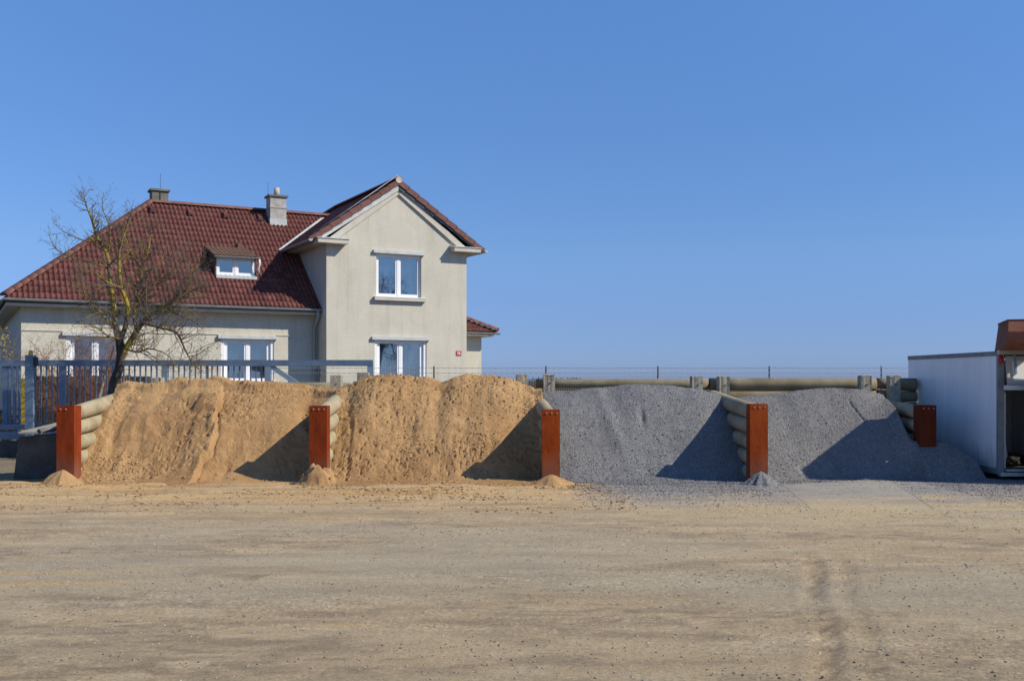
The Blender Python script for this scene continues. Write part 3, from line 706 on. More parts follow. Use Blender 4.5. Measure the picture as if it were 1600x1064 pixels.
# -- walls with openings (local x = s along the facade, y = q into the house)
def wall_open(name, x0, x1, z0, z1, q, ops, depth, mat, parent, top=None):
    bm = bmesh.new()
    xs = sorted({x0, x1, *[o[0] for o in ops], *[o[1] for o in ops]}); zs = sorted({z0, z1, *[o[2] for o in ops], *[o[3] for o in ops]})
    for xa, xb in zip(xs, xs[1:]):
        for za, zb in zip(zs, zs[1:]):
            cx, cz = (xa + xb) / 2, (za + zb) / 2
            if any(o[0] < cx < o[1] and o[2] < cz < o[3] for o in ops): continue
            bm.faces.new([bm.verts.new(p) for p in ((xa, q, za), (xb, q, za), (xb, q, zb), (xa, q, zb))])
    for a, b, c, d in ops:
        y = q + depth
        for f in (((a, q, c), (a, q, d), (a, y, d), (a, y, c)), ((b, q, c), (b, y, c), (b, y, d), (b, q, d)),
                  ((a, q, c), (a, y, c), (b, y, c), (b, q, c)), ((a, q, d), (b, q, d), (b, y, d), (a, y, d))):
            bm.faces.new([bm.verts.new(p) for p in f])
    if top:
        bm.faces.new([bm.verts.new(p) for p in top])
    bmesh.ops.remove_doubles(bm, verts=bm.verts, dist=.0005)
    return done(name, bm, mat, parent)
E0 = 3.98      # main eave
WE = 6.28      # wing eave
RZ = 8.44; RS = 2.52
w_up = (1.76, 3.42, 4.50, 5.97); w_lo = (1.70, 3.62, 1.50, 3.02)
wing_wall = wall_open('wall', 0, 5.17, -.2, WE - .02, 0, [w_up, w_lo], .16, M['stucco'], house,
                      top=[(0, 0, WE - .02), (5.17, 0, WE - .02), (2.56, 0, 8.22)])
w_a = (-3.22, -1.49, 1.60, 3.00); w_b = (-7.86, -6.20, 1.60, 3.00)
main_wall = wall_open('wall', -9.10, 0, -.2, E0 - .1, .99, [w_a, w_b], .16, M['stucco'], house)
bm = bmesh.new()
def q4(bm, *p): bm.faces.new([bm.verts.new(x) for x in p])
q4(bm, (-9.10, 18, -.2), (-9.10, .99, -.2), (-9.10, .99, E0 - .1), (-9.10, 18, E0 - .1)); q4(bm, (-9.10, 18, -.2), (-9.10, 18, E0 - .1), (-4, 18, E0 - .1), (-4, 18, -.2)); q4(bm, (-4, 18, -.2), (-4, 18, E0 - .1), (-4, 10.2, E0 - .1), (-4, 10.2, -.2)); q4(bm, (-9.3, 10, E0 + .05), (-4, 10, E0 + .05), (-4, 18.2, E0 - .02), (-9.3, 18.2, E0 - .02))
q4(bm, (-9.10, 10.2, -.2), (-9.10, 10.2, E0 - .1), (5.17, 10.2, E0 - .1), (5.17, 10.2, -.2))
done('side_wall', bm, M['stucco'], house)
bm = bmesh.new()
q4(bm, (0, 0, -.2), (0, 0, WE - .02), (0, 5.0, WE - .02), (0, 5.0, -.2))
q4(bm, (5.17, 0, -.2), (5.17, 10.2, -.2), (5.17, 10.2, WE - .02), (5.17, 0, WE - .02))
q4(bm, (0, 10.2, E0 - .1), (5.17, 10.2, E0 - .1), (5.17, 10.2, WE - .02), (0, 10.2, WE - .02))
bmesh.ops.reverse_faces(bm, faces=bm.faces[:1])
done('wing_wall', bm, M['stucco'], house)
# string line and its pale offset under the eave
for a, b in ((-9.11, -7.95), (-6.12, -3.30), (-1.40, -.02)):
    bm = bmesh.new(); box(bm, (a, .965, 3.13), (b, .99, 3.16)); done('string_course', bm, M['trim'], house)
# cornices
bx('cornice', (-9.52, .58, E0 - .13), (0, .99, E0 - .01), M['trim'], house)
bx('cornice', (-9.52, .99, E0 - .131), (-9.10, 18.2, E0 - .011), M['trim'], house)
for a, b in ((-.40, .66), (4.53, 5.56)):
    c = bx('cornice_return', (a, -.36, 6.17), (b, 0, 6.31), M['trim'], house)
    bm = bmesh.new(); prism(bm, [(a - .03, -.39, 6.312), (a - .03, 0, 6.312), (a - .03, 0, 6.40), (a - .03, -.39, 6.33)], (b - a + .06, 0, 0)); done('flashing', bm, M['lightzinc'], c)
bx('cornice', (-.399, 0, 6.171), (0, 4.2, 6.31), M['trim'], house)
bx('cornice', (5.17, 0, 6.171), (5.559, 10.4, 6.31), M['trim'], house)
# gable moulding
for sx, ex in ((0.02, 2.56), (5.15, 2.56)):
    d = Vector((ex - sx, 0, (8.22 - 6.27))); L = d.length; d.normalize(); nrm = Vector((-d.z, 0, d.x));
    if nrm.z < 0: nrm = -nrm
    a = Vector((sx, -.07, 6.30)); b = Vector((ex, -.07, 8.24))
    bm = bmesh.new(); prism(bm, [a - nrm * .17, b - nrm * .17 , b + nrm * .03, a + nrm * .03], (0, .068, 0)); done('gable_moulding', bm, M['trim'], house)
# ---- roofs
def plane_basis(o, u, w):
    o, u, w = Vector(o), Vector(u).normalized(), Vector(w).normalized(); n = u.cross(w).normalized()
    return o, u, w, n
TW, TL = .30, .345
def tile_bm():
    bm = bmesh.new(); nseg = 16; fr = []; bk = []; fl = []
    for i in range(nseg + 1):
        x = TW * i / nseg; ph = 2 * math.pi * 2 * i / nseg
        z = .040 * max(0, .5 - .5 * math.cos(ph + .6)) ** 2.2 - .004
        fr.append(bm.verts.new((x, 0, .014 + z))); bk.append(bm.verts.new((x, TL + .03, .008 + z))); fl.append(bm.verts.new((x, .004, .008)))
    for i in range(nseg):
        f = bm.faces.new((fr[i], fr[i + 1], bk[i + 1], bk[i])); f.smooth = True
        bm.faces.new((fl[i], fl[i + 1], fr[i + 1], fr[i]))
    return bm
_t = tile_bm(); TILE = bpy.data.meshes.new('roof_tile'); _t.to_mesh(TILE); _t.free(); TILE.materials.append(M['tile'])
def tiled(parent, o, u, w, poly, part_mesh=True, mat=None, keep=None, tilemesh=None, ofs=0.0):
    """poly: convex list of (a,b) in plane coords (counter-clockwise). returns whole-tile matrices, and joined bmesh of clipped ones"""
    o, u, w, n = plane_basis(o, u, w)
    whole = []; bmj = bmesh.new()
    amin = min(p[0] for p in poly); amax = max(p[0] for p in poly); bmax = max(p[1] for p in poly)
    edges = list(zip(poly, poly[1:] + poly[:1]))
    def inside(p, e=0):
        return all((b[0] - a[0]) * (p[1] - a[1]) - (b[1] - a[1]) * (p[0] - a[0]) > -e for a, b in edges)
    rows = int(bmax / TL) + 1
    for r in range(rows):
        k0 = math.floor((amin) / TW) - 1; k1 = math.ceil(amax / TW) + 1
        for k in range(k0, k1):
            x = k * TW + ofs; y = r * TL - .02
            cs = [(x + .01, y + .03), (x + TW - .01, y + .03), (x + TW - .01, y + TL - .02), (x + .01, y + TL - .02)]
            ins = [inside(c) for c in cs]
            if not any(ins) and not inside((x + TW / 2, y + TL / 2)): continue
            if keep and not keep(x + TW / 2, y + TL / 2): continue
            mt = Matrix((( u.x, w.x, n.x, 0), (u.y, w.y, n.y, 0), (u.z, w.z, n.z, 0), (0, 0, 0, 1)))
            loc = o + u * x + w * y; mt.translation = loc
            if all(ins): whole.append(mt); continue
            tb = tile_bm(); bmesh.ops.transform(tb, matrix=mt, verts=tb.verts)
            for a, b in edges:
                d = (u * (b[0] - a[0]) + w * (b[1] - a[1])).normalized(); nn = d.cross(n)
                if abs(b[1]) < 1e-6 and abs(a[1]) < 1e-6: continue
                pc = o + u * a[0] + w * a[1]
                bmesh.ops.bisect_plane(tb, geom=tb.verts[:] + tb.edges[:] + tb.faces[:], plane_co=pc, plane_no=nn, clear_outer=True)
            me = bpy.data.meshes.new('tmp'); tb.to_mesh(me); tb.free(); bmj.from_mesh(me); bpy.data.meshes.remove(me)
    return whole, bmj
def deck(name, pts, parent, th=.10, mat=None):
    bm = bmesh.new(); prism(bm, pts, (0, 0, -th)); return done(name, bm, mat or M['deck'], parent)
ov = .45
hip = 4.825; tp = (7.95 - 4.05) / hip; pit = math.atan(tp)
e_q = .99 - ov; e_s = -9.10 - ov; rq = e_q + hip; rzm = 7.95
def mz(q): return 4.05 + (q - e_q) * tp
main_roof = deck('main_roof', [(e_s, e_q, 4.03), (0, e_q, 4.03), (0, 3.25, mz(3.25) - .02), (1.6, rq, rzm - .02), (e_s + hip, rq, rzm - .02)], house)
deck('roof_slope', [(e_s, e_q, 4.028), (e_s + hip, rq, rzm - .022), (e_s, rq + hip, 4.028)], main_roof)
deck('roof_slope', [(e_s, rq + hip, 4.026), (e_s + hip, rq, rzm - .024), (5.1, rq, rzm - .024), (5.1, rq + hip, 4.026)], main_roof)
Ls = hip / math.cos(pit)
tp_w = (8.44 - 6.28) / (RS + .55)    # wing pitch
def wz(s): return 6.28 + (s + .55) * tp_w if s < RS else 6.28 + (5.72 - s) * (8.44 - 6.28) / (5.72 - RS)
# valley line between the main front slope and the wing's left slope: mz(q)=wz(s)
def valley_q(s): return e_q + (wz(s) - 4.05) / tp
def keep_main(a, b):
    s = e_s + a; q = e_q + b * math.cos(pit)
    if q < valley_q(-.55): return s < .12
    return mz(q) > wz(s) - .12 or s < -.4
wholeM, clipM = tiled(house, (e_s, e_q - .03, 4.05), (1, 0, 0), (0, math.cos(pit), math.sin(pit)), [(0, 0), (-e_s + 1.9, 0), (-e_s + 1.9, Ls), (hip, Ls)], keep=keep_main)
WL = (RS + .55) / math.cos(math.atan(tp_w)); pw = math.atan(tp_w)
wq0, wq1 = -.14, 6.4
wholeW, clipW = tiled(house, (-.58, wq1, 6.28), (0, -1, 0), (math.cos(pw), 0, math.sin(pw)), [(0, 0), (wq1 - wq0, 0), (wq1 - wq0, WL), (0, WL)],
                      keep=lambda a, b: wz(-.58 + b * math.cos(pw)) > mz(min(wq1 - a, rq)) - .10 if (wq1 - a) > 2.9 else True)
# wing roof decks
wing_roof = deck('wing_roof', [(-.55, wq0 + .03, 6.27), (RS, wq0 + .03, 8.43), (RS, 6.4, 8.43), (1.55, 6.4, wz(1.55) - .01), (-.55, valley_q(-.55), 6.27)], house, th=.06)
pr = math.atan((8.44 - 6.28) / (5.72 - RS))
deck('roof_slope', [(RS, wq0 + .03, 8.428), (5.72, wq0 + .03, 6.268), (5.72, 8.6, 6.268), (RS, 6.4, 8.428)], wing_roof, th=.06)
deck('roof_slope', [(-.5, 9.3, 6.26), (RS, 6.4, 8.426), (5.72, 8.6, 6.266), (5.72, 9.3, 6.26)], wing_roof, th=.06)
wholeR, clipR = tiled(house, (5.75, wq0, 6.28), (0, 1, 0), (-math.cos(pr), 0, math.sin(pr)), [(0, 0), (8.6 - wq0, 0), (6.4 - wq0, (5.75 - RS) / math.cos(pr)), (0, (5.75 - RS) / math.cos(pr))])
# nearest 300 whole tiles are parts, the rest joined
camL = Matrix.Rotation(-A, 4, 'Z') @ (Vector((0, 0, H)) - house.location)
allw = [(m, main_roof) for m in wholeM] + [(m, wing_roof) for m in wholeW]
allw.sort(key=lambda t: (t[0].translation - camL).length)
for m_, par in allw[:300]:
    o = bpy.data.objects.new('roof_tile', TILE); C.objects.link(o); o.parent = par
    rnd = random.Random(hash(tuple(round(v, 3) for v in m_.translation)))
    o.matrix_local = m_ @ Matrix.Translation((0, 0, rnd.uniform(-.003, .003))) @ Matrix.Rotation(rnd.uniform(-.006, .006), 4, 'Z')
def join_tiles(par, mats, bmj):
    for m_ in mats:
        k = len(bmj.verts); bmj.from_mesh(TILE); bmj.verts.ensure_lookup_table()
        bmesh.ops.transform(bmj, matrix=m_, verts=bmj.verts[k:])
    return done('roof_tiles', bmj, M['tile'], par, kind='stuff')
join_tiles(main_roof, [m for m, p in allw[300:] if p is main_roof], clipM)
join_tiles(wing_roof, [m for m, p in allw[300:] if p is wing_roof] + wholeR, clipW)
join_tiles(wing_roof, [], clipR)
# hip slope on the left and back slope tiles
wl_, cl_ = tiled(house, (e_s, rq + hip, 4.05), (0, -1, 0), (math.cos(pit), 0, math.sin(pit)), [(0, 0), (2 * hip, 0), (hip, Ls)])
join_tiles(main_roof, wl_, cl_)
wl_, cl_ = tiled(house, (5.1, rq + hip, 4.05), (-1, 0, 0), (0, -math.cos(pit), math.sin(pit)), [(0, 0), (5.1 - e_s, 0), (5.1 - e_s - hip, Ls), (0, Ls)])
join_tiles(main_roof, wl_, cl_)
# ridge / hip caps
def cap_mesh(L=.40, r0=.125, r1=.145):
    bm = bmesh.new(); a = []; b = []
    for i in range(9):
        t = math.pi * i / 8; a.append(bm.verts.new((math.cos(t) * r1, 0, math.sin(t) * r1 * .8))); b.append(bm.verts.new((math.cos(t) * r0, L, math.sin(t) * r0 * .8)))
    for i in range(8):
        f = bm.faces.new((a[i], b[i], b[i + 1], a[i + 1])); f.smooth = True
    c = bm.verts.new((0, 0, 0))
    for i in range(8): bm.faces.new((a[i], a[i + 1], c))
    me = bpy.data.meshes.new('ridge_tile'); bm.to_mesh(me); bm.free(); me.materials.append(M['tile_hip']); return me
CAP = cap_mesh()
def caps(parent, p, q, name='ridge_tile', step=.36):
    p, q = Vector(p), Vector(q); d = (q - p); L = d.length; d.normalize()
    x = d.cross(Vector((0, 0, 1))).normalized(); z = x.cross(d)
    n = max(1, round(L / step)); st = L / n
    for i in range(n):
        o = bpy.data.objects.new(name, CAP); C.objects.link(o); o.parent = parent
        mt = Matrix(((x.x, d.x, z.x, 0), (x.y, d.y, z.y, 0), (x.z, d.z, z.z, 0), (0, 0, 0, 1)))
        mt.translation = p + d * (i * st) + z * .015; o.matrix_local = mt @ Matrix.Rotation(R(2.2), 4, 'X')
caps(main_roof, (e_s - .02, e_q - .02, 4.10), (e_s + hip, rq, rzm + .01))
caps(main_roof, (e_s, rq + hip, 4.10), (e_s + hip, rq, rzm + .01))
caps(main_roof, (1.9, rq, rzm + .01), (e_s + hip, rq, rzm + .01))
caps(wing_roof, (RS, wq0 - .02, 8.50), (RS, 6.4, 8.50))
caps(wing_roof, (-.5, 9.3, 6.3), (RS, 6.4, 8.5)); caps(wing_roof, (5.75, 8.65, 6.3), (RS, 6.4, 8.5))
bm = bmesh.new(); bmesh.ops.create_cone(bm, cap_ends=True, segments=12, radius1=.115, radius2=.115, depth=.02, matrix=Matrix.Translation((RS, wq0 - .03, 8.50)) @ Matrix.Rotation(R(90), 4, 'X'))
done('ridge_end_cap', bm, M['pot'], wing_roof)
# verge tiles on the gable
def verge(sx, sz, ex, ez):
    n = 9; d = Vector((ex - sx, 0, ez - sz)); L = d.length / n; d.normalize(); up = Vector((-d.z, 0, d.x)); up = up if up.z > 0 else -up
    for i in range(n):
        a = Vector((sx, wq0 - .03, sz)) + d * (L * i)
        lo = up * (-.10); 
        bm = bmesh.new(); e = .022
        prism(bm, [a - up * .085, a + d * (L + .03) - up * .115, a + d * (L + .03) + up * .055, a + up * .085], (0, .035, 0))
        prism(bm, [a + up * .075, a + d * (L + .03) + up * .045, a + d * (L + .03) + up * .062, a + up * .092], (0, .20, 0))
        done('verge_tile', bm, M['tile_hip'], wing_roof)
verge(-.60, 6.27, RS, 8.46); verge(5.78, 6.27, RS, 8.46)
# barge board
for sx, col in ((-.45, M['lightzinc']), (5.6, M['slatezinc'])):
    a = Vector((sx, -.125, 6.33)); b = Vector((RS, -.125, 8.34)); bm = bmesh.new()
    prism(bm, [a - Vector((0, 0, .20)), b - Vector((0, 0, .20)), b + Vector((0, 0, .06)), a + Vector((0, 0, .06))] if sx < 0 else [b - Vector((0, 0, .12)), a - Vector((0, 0, .12)), a + Vector((0, 0, .06)), b + Vector((0, 0, .06))], (0, .03, 0))
    done('barge_board', bm, col, wing_roof)
# valley flashing
bm = bmesh.new()
va = Vector((-.62, valley_q(-.62) - .02, wz(-.62) + .05)); vb = Vector((1.55, valley_q(1.55), wz(1.55) + .07))
dv = (vb - va).normalized()
prism(bm, [va + Vector((-.10, -.03, 0)), vb + Vector((-.10, -.03, 0)), vb + Vector((.04, .0, .03)), va + Vector((.04, .0, .03))], (0, 0, .02))
done('valley_flashing', bm, M['lightzinc'], wing_roof)
# lightning wire along the wing verge
bm = bmesh.new(); tube(bm, [(-.4, .25, wz(-.4) + .14), (.6, .1, wz(.6) + .16), (RS, -.1, 8.68)], .012, 5); done('lightning_wire', bm, M['zinc'], wing_roof)
# gutters
def gutter(p, q, parent, r=.075):
    p, q = Vector(p), Vector(q); d = (q - p).normalized(); x = d.cross(Vector((0, 0, 1))).normalized()
    bm = bmesh.new(); ro = []
    prof = [(math.cos(t) * r, math.sin(t) * r) for t in [math.pi + math.pi * i / 10 for i in range(11)]]
    prof = prof + [(c * .86, s_ * .86) for c, s_ in prof[::-1]]
    for e in (p, q): ro.append([bm.verts.new(e + x * c + Vector((0, 0, s_))) for c, s_ in prof])
    k = len(prof)
    for i in range(k): bm.faces.new((ro[0][i], ro[0][(i + 1) % k], ro[1][(i + 1) % k], ro[1][i]))
    bm.faces.new(ro[0][:11]); bm.faces.new(ro[1][:11][::-1]); bmesh.ops.recalc_face_normals(bm, faces=bm.faces[:])
    g_ = done('gutter', bm, M['zinc'], parent)
    L = (q - p).length; n = int(L / 1.1)
    for i in range(n):
        bm = bmesh.new(); c = p + d * (i + .5) * L / n; tube(bm, [c + x * math.cos(t) * (r + .006) + Vector((0, 0, math.sin(t) * (r + .006))) for t in [math.pi + math.pi * j / 8 for j in range(9)]], .008, 4)
        done('gutter_bracket', bm, M['zinc'], g_)
    return g_
gutter((e_s - .05, e_q - .07, 4.05), (-.02, e_q - .07, 4.03), house)
gutter((e_s - .07, 18, 4.05), (e_s - .07, e_q - .05, 4.05), house)
gutter((-.62, 3.3, 6.26), (-.62, -.28, 6.27), house)
gutter((5.82, 8.6, 6.26), (5.82, -.3, 6.27), house)
bm = bmesh.new(); tube(bm, [(-.14, .46, 3.98), (-.12, .50, 3.80), (-.10, .70, 3.62), (-.13, .89, 3.45), (-.14, .90, 2.0), (-.14, .90, 0)], .048, 10)
done('downpipe', bm, M['zinc'], house)
bm = bmesh.new(); tube(bm, [(-.60, 3.25, 6.2), (-.60, 3.2, 6.05), (-.55, 3.3, 5.9), (-.5, 3.5, 5.85)], .045, 8); done('downpipe', bm, M['zinc'], house)
# vent tiles, snow hooks
for s_, q_ in ((-4.75, 4.8), (-3.45, 4.8), (-2.2, 4.8), (-.95, 4.8), (-5.9, 3.9)):
    z = mz(q_) + .07; bm = bmesh.new()
    prism(bm, [(s_ - .10, q_ - .10, z - .04), (s_ - .07, q_ - .10, z + .06), (s_ + .07, q_ - .10, z + .06), (s_ + .10, q_ - .10, z - .04)], (0, .26, .17))
    vt = done('vent_tile', bm, M['tile'], main_roof); 
    # tiny dark mouth
    o_ = bx('vent_mouth', (s_ - .06, q_ - .108, z - .03), (s_ + .06, q_ - .102, z + .035), M['darkmetal'], house); o_.parent = main_roof
bx('wall_box', (4.95, -.03, 0), (4.96, -.02, .01), M['trim'], house) if False else None
# chimneys
def chimney(s0, s1, q0, q1, z0, z1, mat, parent, pot, flash):
    ch = bx('chimney', (s0, q0, z0), (s1, q1, z1), mat, parent, bev=.01)
    bx('chimney_cap', (s0 - .06, q0 - .06, z1 + .001), (s1 + .06, q1 + .06, z1 + .07), M['chimold'], ch, bev=.01)
    if flash:
        bx('flashing', (s0 - .02, q0 - .022, z0), (s1 + .02, q1 + .02, z0 + .42), M['lightzinc'], ch)
        bx('band', (s0 - .015, q0 - .018, z1 - .42), (s1 + .015, q1 + .015, z1 - .38), mat, ch)
    if pot:
        bm = bmesh.new(); tube(bm, [((s0 + s1) / 2 + .02, (q0 + q1) / 2, z1 + .06), ((s0 + s1) / 2 + .02, (q0 + q1) / 2, z1 + .38)], [.11, .095], 14); done('chimney_pot', bm, M['pot'], ch)
    bm = bmesh.new(); m_ = (s0 + s1) / 2 - (.26 if pot else 0); tube(bm, [(m_, q0 - .03 if not pot else q1 - .1, z0 + .3), (m_, q0 - .03 if not pot else q1 - .1, z1 + .62)], [.014, .006], 5); done('lightning_rod', bm, M['darkmetal'], ch)
    return ch
chimney(-4.66, -4.10, rq + .05, rq + .6, 7.5, 8.42, M['chimold'], main_roof, False, False)
chimney(-.62, -.02, 4.62, 5.2, 7.2, 8.43, M['plaster'], main_roof, True, True)
# ---- windows
def window(x0, x1, z0, z1, q, parent, curtain, jamb=0, sill=True, head=True, name='window', split=.5, fw=.06):
    yq = q + .09
    bm = bmesh.new()
    a, b = x0 + jamb, x1 - jamb
    for p0, p1 in (((a, yq, z0), (a + fw, yq + .07, z1)), ((b - fw, yq, z0), (b, yq + .07, z1)), ((a + fw, yq, z0), (b - fw, yq + .07, z0 + fw)), ((a + fw, yq, z1 - fw), (b - fw, yq + .07, z1))):
        box(bm, p0, p1)
    w = done(name, bm, M['pvc'], parent)
    if jamb:
        for u0, u1 in ((x0, x0 + jamb), (x1 - jamb, x1)):
            bx('shutter_guide', (u0 + .001, q + .03, z0), (u1 - .001, q + .13, z1), M['pvc'], w)
    mid = a + (b - a) * split
    bx('mullion', (mid - .045, yq - .012, z0 + fw), (mid + .045, yq + .068, z1 - fw), M['pvc'], w)
    for u0, u1 in ((a + fw, mid - .045), (mid + .045, b - fw)):
        bm = bmesh.new(); v0, v1 = z0 + fw, z1 - fw; sw = .055 if fw > .04 else .03
        for p0, p1 in (((u0, yq + .004, v0), (u0 + sw, yq + .06, v1)), ((u1 - sw, yq + .004, v0), (u1, yq + .06, v1)), ((u0 + sw, yq + .004, v0), (u1 - sw, yq + .06, v0 + sw)), ((u0 + sw, yq + .004, v1 - sw), (u1 - sw, yq + .06, v1))):
            box(bm, p0, p1)
        done('sash', bm, M['pvc'], w)
        bx('pane', (u0 + sw, yq + .03, v0 + sw), (u1 - sw, yq + .036, v1 - sw), M['glass'], w)
        # curtain with folds, behind the pane
        bm = bmesh.new(); n = 26; pr_ = None
        for i in range(n + 1):
            xx = u0 + .01 + (u1 - u0 - .02) * i / n; yy = yq + .16 + .02 * math.sin(i * 1.9 + u0 * 5)
            c_ = [bm.verts.new((xx, yy, v0 - .05)), bm.verts.new((xx, yy, v1 + .05))]
            if pr_: f = bm.faces.new((pr_[0], c_[0], c_[1], pr_[1])); f.smooth = True
            pr_ = c_
        done('curtain', bm, curtain if not isinstance(curtain, tuple) else curtain[0 if u0 < mid - .1 else 1], w)
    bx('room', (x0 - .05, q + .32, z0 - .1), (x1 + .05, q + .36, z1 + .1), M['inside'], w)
    if sill: bx('sill', (x0 - .10, q - .14, z0 - .13), (x1 + .14, q + .09, z0 - .03), M['trim'], w, bev=.006); bx('sill_sheet', (x0 - .10, q - .15, z0 - .028), (x1 + .14, q + .088, z0 - .002), M['pvc'], w)
    if head: bx('head_flashing', (x0 - .12, q - .10, z1 + .005), (x1 + .10, q + .02, z1 + .11), M['lightzinc'], w, bev=.012)
    return w
window(*w_up, 0, house, (M['skycurtain'], M['skycurtain']))
window(*w_lo, 0, house, (M['curtain'], M['curtain']), jamb=.10, sill=True)
window(*w_a, .99, house, (M['curtain'], M['skycurtain']), jamb=.10)
window(*w_b, .99, house, (M['reflectcurtain'], M['reflectcurtain']), jamb=.12)
# a white draped curtain in the upper right pane
bm = bmesh.new()
for i in range(10):
    x = 2.98 + .03 * i
    t0 = .75 - .05 * i
    if i: bm.faces.new((pv[0], bm.verts.new((x, .235 + .01 * (i % 2), 4.62)), bm.verts.new((x, .235 + .01 * (i % 2), 4.62 + .28 + .45 * math.sin(i / 9 * 3.1))), pv[1]))
    pv = [bm.verts.new((x, .235 + .01 * (i % 2), 4.62)), bm.verts.new((x, .235 + .01 * (i % 2), 4.62 + .28 + .45 * math.sin(i / 9 * 3.1)))]
done('curtain', bm, M['curtain'], house)
# ---- dormer
dq = 1.80; ds0, ds1 = -3.19, -1.92; dz0, dz1 = 5.10, 5.76
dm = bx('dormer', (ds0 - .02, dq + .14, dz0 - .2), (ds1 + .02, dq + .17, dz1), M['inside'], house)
window(ds0, ds1, dz0 + .05, dz1, dq - .06, dm, (M['skycurtain'], M['skycurtain']), sill=False, head=False, name='dormer_window', fw=.05).parent = house
bx('dormer_sill', (ds0 - .03, dq - .12, dz0 - .06), (ds1 + .05, dq + .10, dz0 + .045), M['lightzinc'], dm)
def dzr(q): return 5.80 + (q - (dq - .15)) * .30
bq = 3.30
for s_ in (ds0 - .05, ds1 + .02):
    bm = bmesh.new(); prism(bm, [(s_, dq, mz(dq) - .1), (s_, dq, dz1 + .03), (s_, bq, dzr(bq) - .03), (s_, bq, mz(bq) - .1)], (.03, 0, 0)); done('dormer_cheek', bm, M['tile_old'], dm)
bm = bmesh.new(); prism(bm, [(ds0 - .10, dq - .15, 5.79), (ds1 + .10, dq - .15, 5.79), (ds1 + .10, bq + .1, dzr(bq + .1) - .01), (ds0 - .10, bq + .1, dzr(bq + .1) - .01)], (0, 0, -.04)); droof = done('dormer_roof', bm, M['deck'], dm)
TILE_OLD = TILE.copy(); TILE_OLD.materials.clear(); TILE_OLD.materials.append(M['tile_old'])
pd = math.atan(.30); nrow = int((bq - dq + .15) / math.cos(pd) / .3)
for r_ in range(nrow):
    for c_ in range(5):
        o = bpy.data.objects.new('roof_tile', TILE_OLD); C.objects.link(o); o.parent = dm
        mt = Matrix(((.98, 0, 0, 0), (0, math.cos(pd), -math.sin(pd), 0), (0, math.sin(pd), math.cos(pd), 0), (0, 0, 0, 1)))
        L_ = r_ * .305; mt.translation = Vector((ds0 - .12 + c_ * .296, dq - .17 + L_ * math.cos(pd), 5.79 + L_ * math.sin(pd))); o.matrix_local = mt
gutter((ds0 - .12, dq - .21, 5.77), (ds1 + .14, dq - .21, 5.77), dm, r=.05)
bm = bmesh.new(); tube(bm, [(ds1 + .10, dq - .2, 5.75), (ds1 + .12, dq - .19, 5.55), (ds1 + .08, dq - .12, 5.4), (ds1 + .16, dq - .02, 5.25)], .035, 8); done('downpipe', bm, M['pvc'], dm)
bx('vent_tile', (-2.15, 3.2, mz(3.2) + .02), (-2.02, 3.35, mz(3.2) + .26), M['tile_old'], main_roof)
# ---- house number
np_ = bx('number_plate', (4.76, -.02, 2.52), (4.96, -.002, 2.69), M['red'], house)
def stroke(x0, z0, x1, z1, w=.018):
    d = Vector((x1 - x0, 0, z1 - z0)).normalized(); nn = Vector((-d.z, 0, d.x)) * w / 2
    a, b = Vector((x0, -.024, z0)), Vector((x1, -.024, z1)); bm = bmesh.new(); prism(bm, [a - nn, b - nn, b + nn, a + nn], (0, .0035, 0)); done('digit_stroke', bm, M['white'], np_)
stroke(4.825, 2.55, 4.825, 2.665); stroke(4.825, 2.665, 4.80, 2.635)
stroke(4.90, 2.55, 4.90, 2.62); stroke(4.86, 2.585, 4.925, 2.585); stroke(4.862, 2.587, 4.89, 2.665)
# ---- annex on the right
an = empty('annex', (0, 0, 0), 0, parent=house)
S1 = 6.52; aq = 1.5; ae = 3.40
bm = bmesh.new()
q4(bm, (5.17, aq, -.2), (S1, aq, -.2), (S1, aq, ae), (5.17, aq, ae)); q4(bm, (S1, aq, -.2), (S1, 6, -.2), (S1, 6, ae), (S1, aq, ae))
q4(bm, (5.17, 6, -.2), (5.17, 6, ae), (S1, 6, ae), (S1, 6, -.2))
done('annex_wall', bm, M['stucco'], an)
bx('annex_pier', (5.18, aq - .12, 0), (5.36, aq, 2.05), M['block'], an)
bx('annex_cornice', (5.18, aq - .35, ae - .12), (S1 + .35, 6.3, ae), M['trim'], an)
bm = bmesh.new(); tt = .52
prism(bm, [(5.18, aq - .42, ae + .02), (S1 + .42, aq - .42, ae + .02), (5.18, aq - .42 + 1.75, ae + .02 + 1.75 * tt)], (0, 0, -.02)); aro = done('annex_roof', bm, M['deck'], an)
al = math.atan(tt)
wa, ca = tiled(house, (5.18, aq - .45, ae + .05), (1, 0, 0), (0, math.cos(al), math.sin(al)), [(0, 0), (S1 + .45 - 5.18, 0), (0, 1.80 / math.cos(al))])
join_tiles(an, wa, ca)
wa, ca = tiled(house, (S1 + .45, aq - .45, ae + .05), (0, 1, 0), (-math.cos(al), 0, math.sin(al)), [(0, 0), (4.7, 0), (4.7, 1.79 / math.cos(al)), (1.79, 1.79 / math.cos(al))])
join_tiles(an, wa, ca)
caps(an, (S1 + .45, aq - .45, ae + .08), (5.20, aq - .45 + 1.78, ae + .08 + 1.78 * tt))
gutter((5.18, aq - .52, ae + .02), (S1 + .5, aq - .52, ae + .01), an, r=.07)

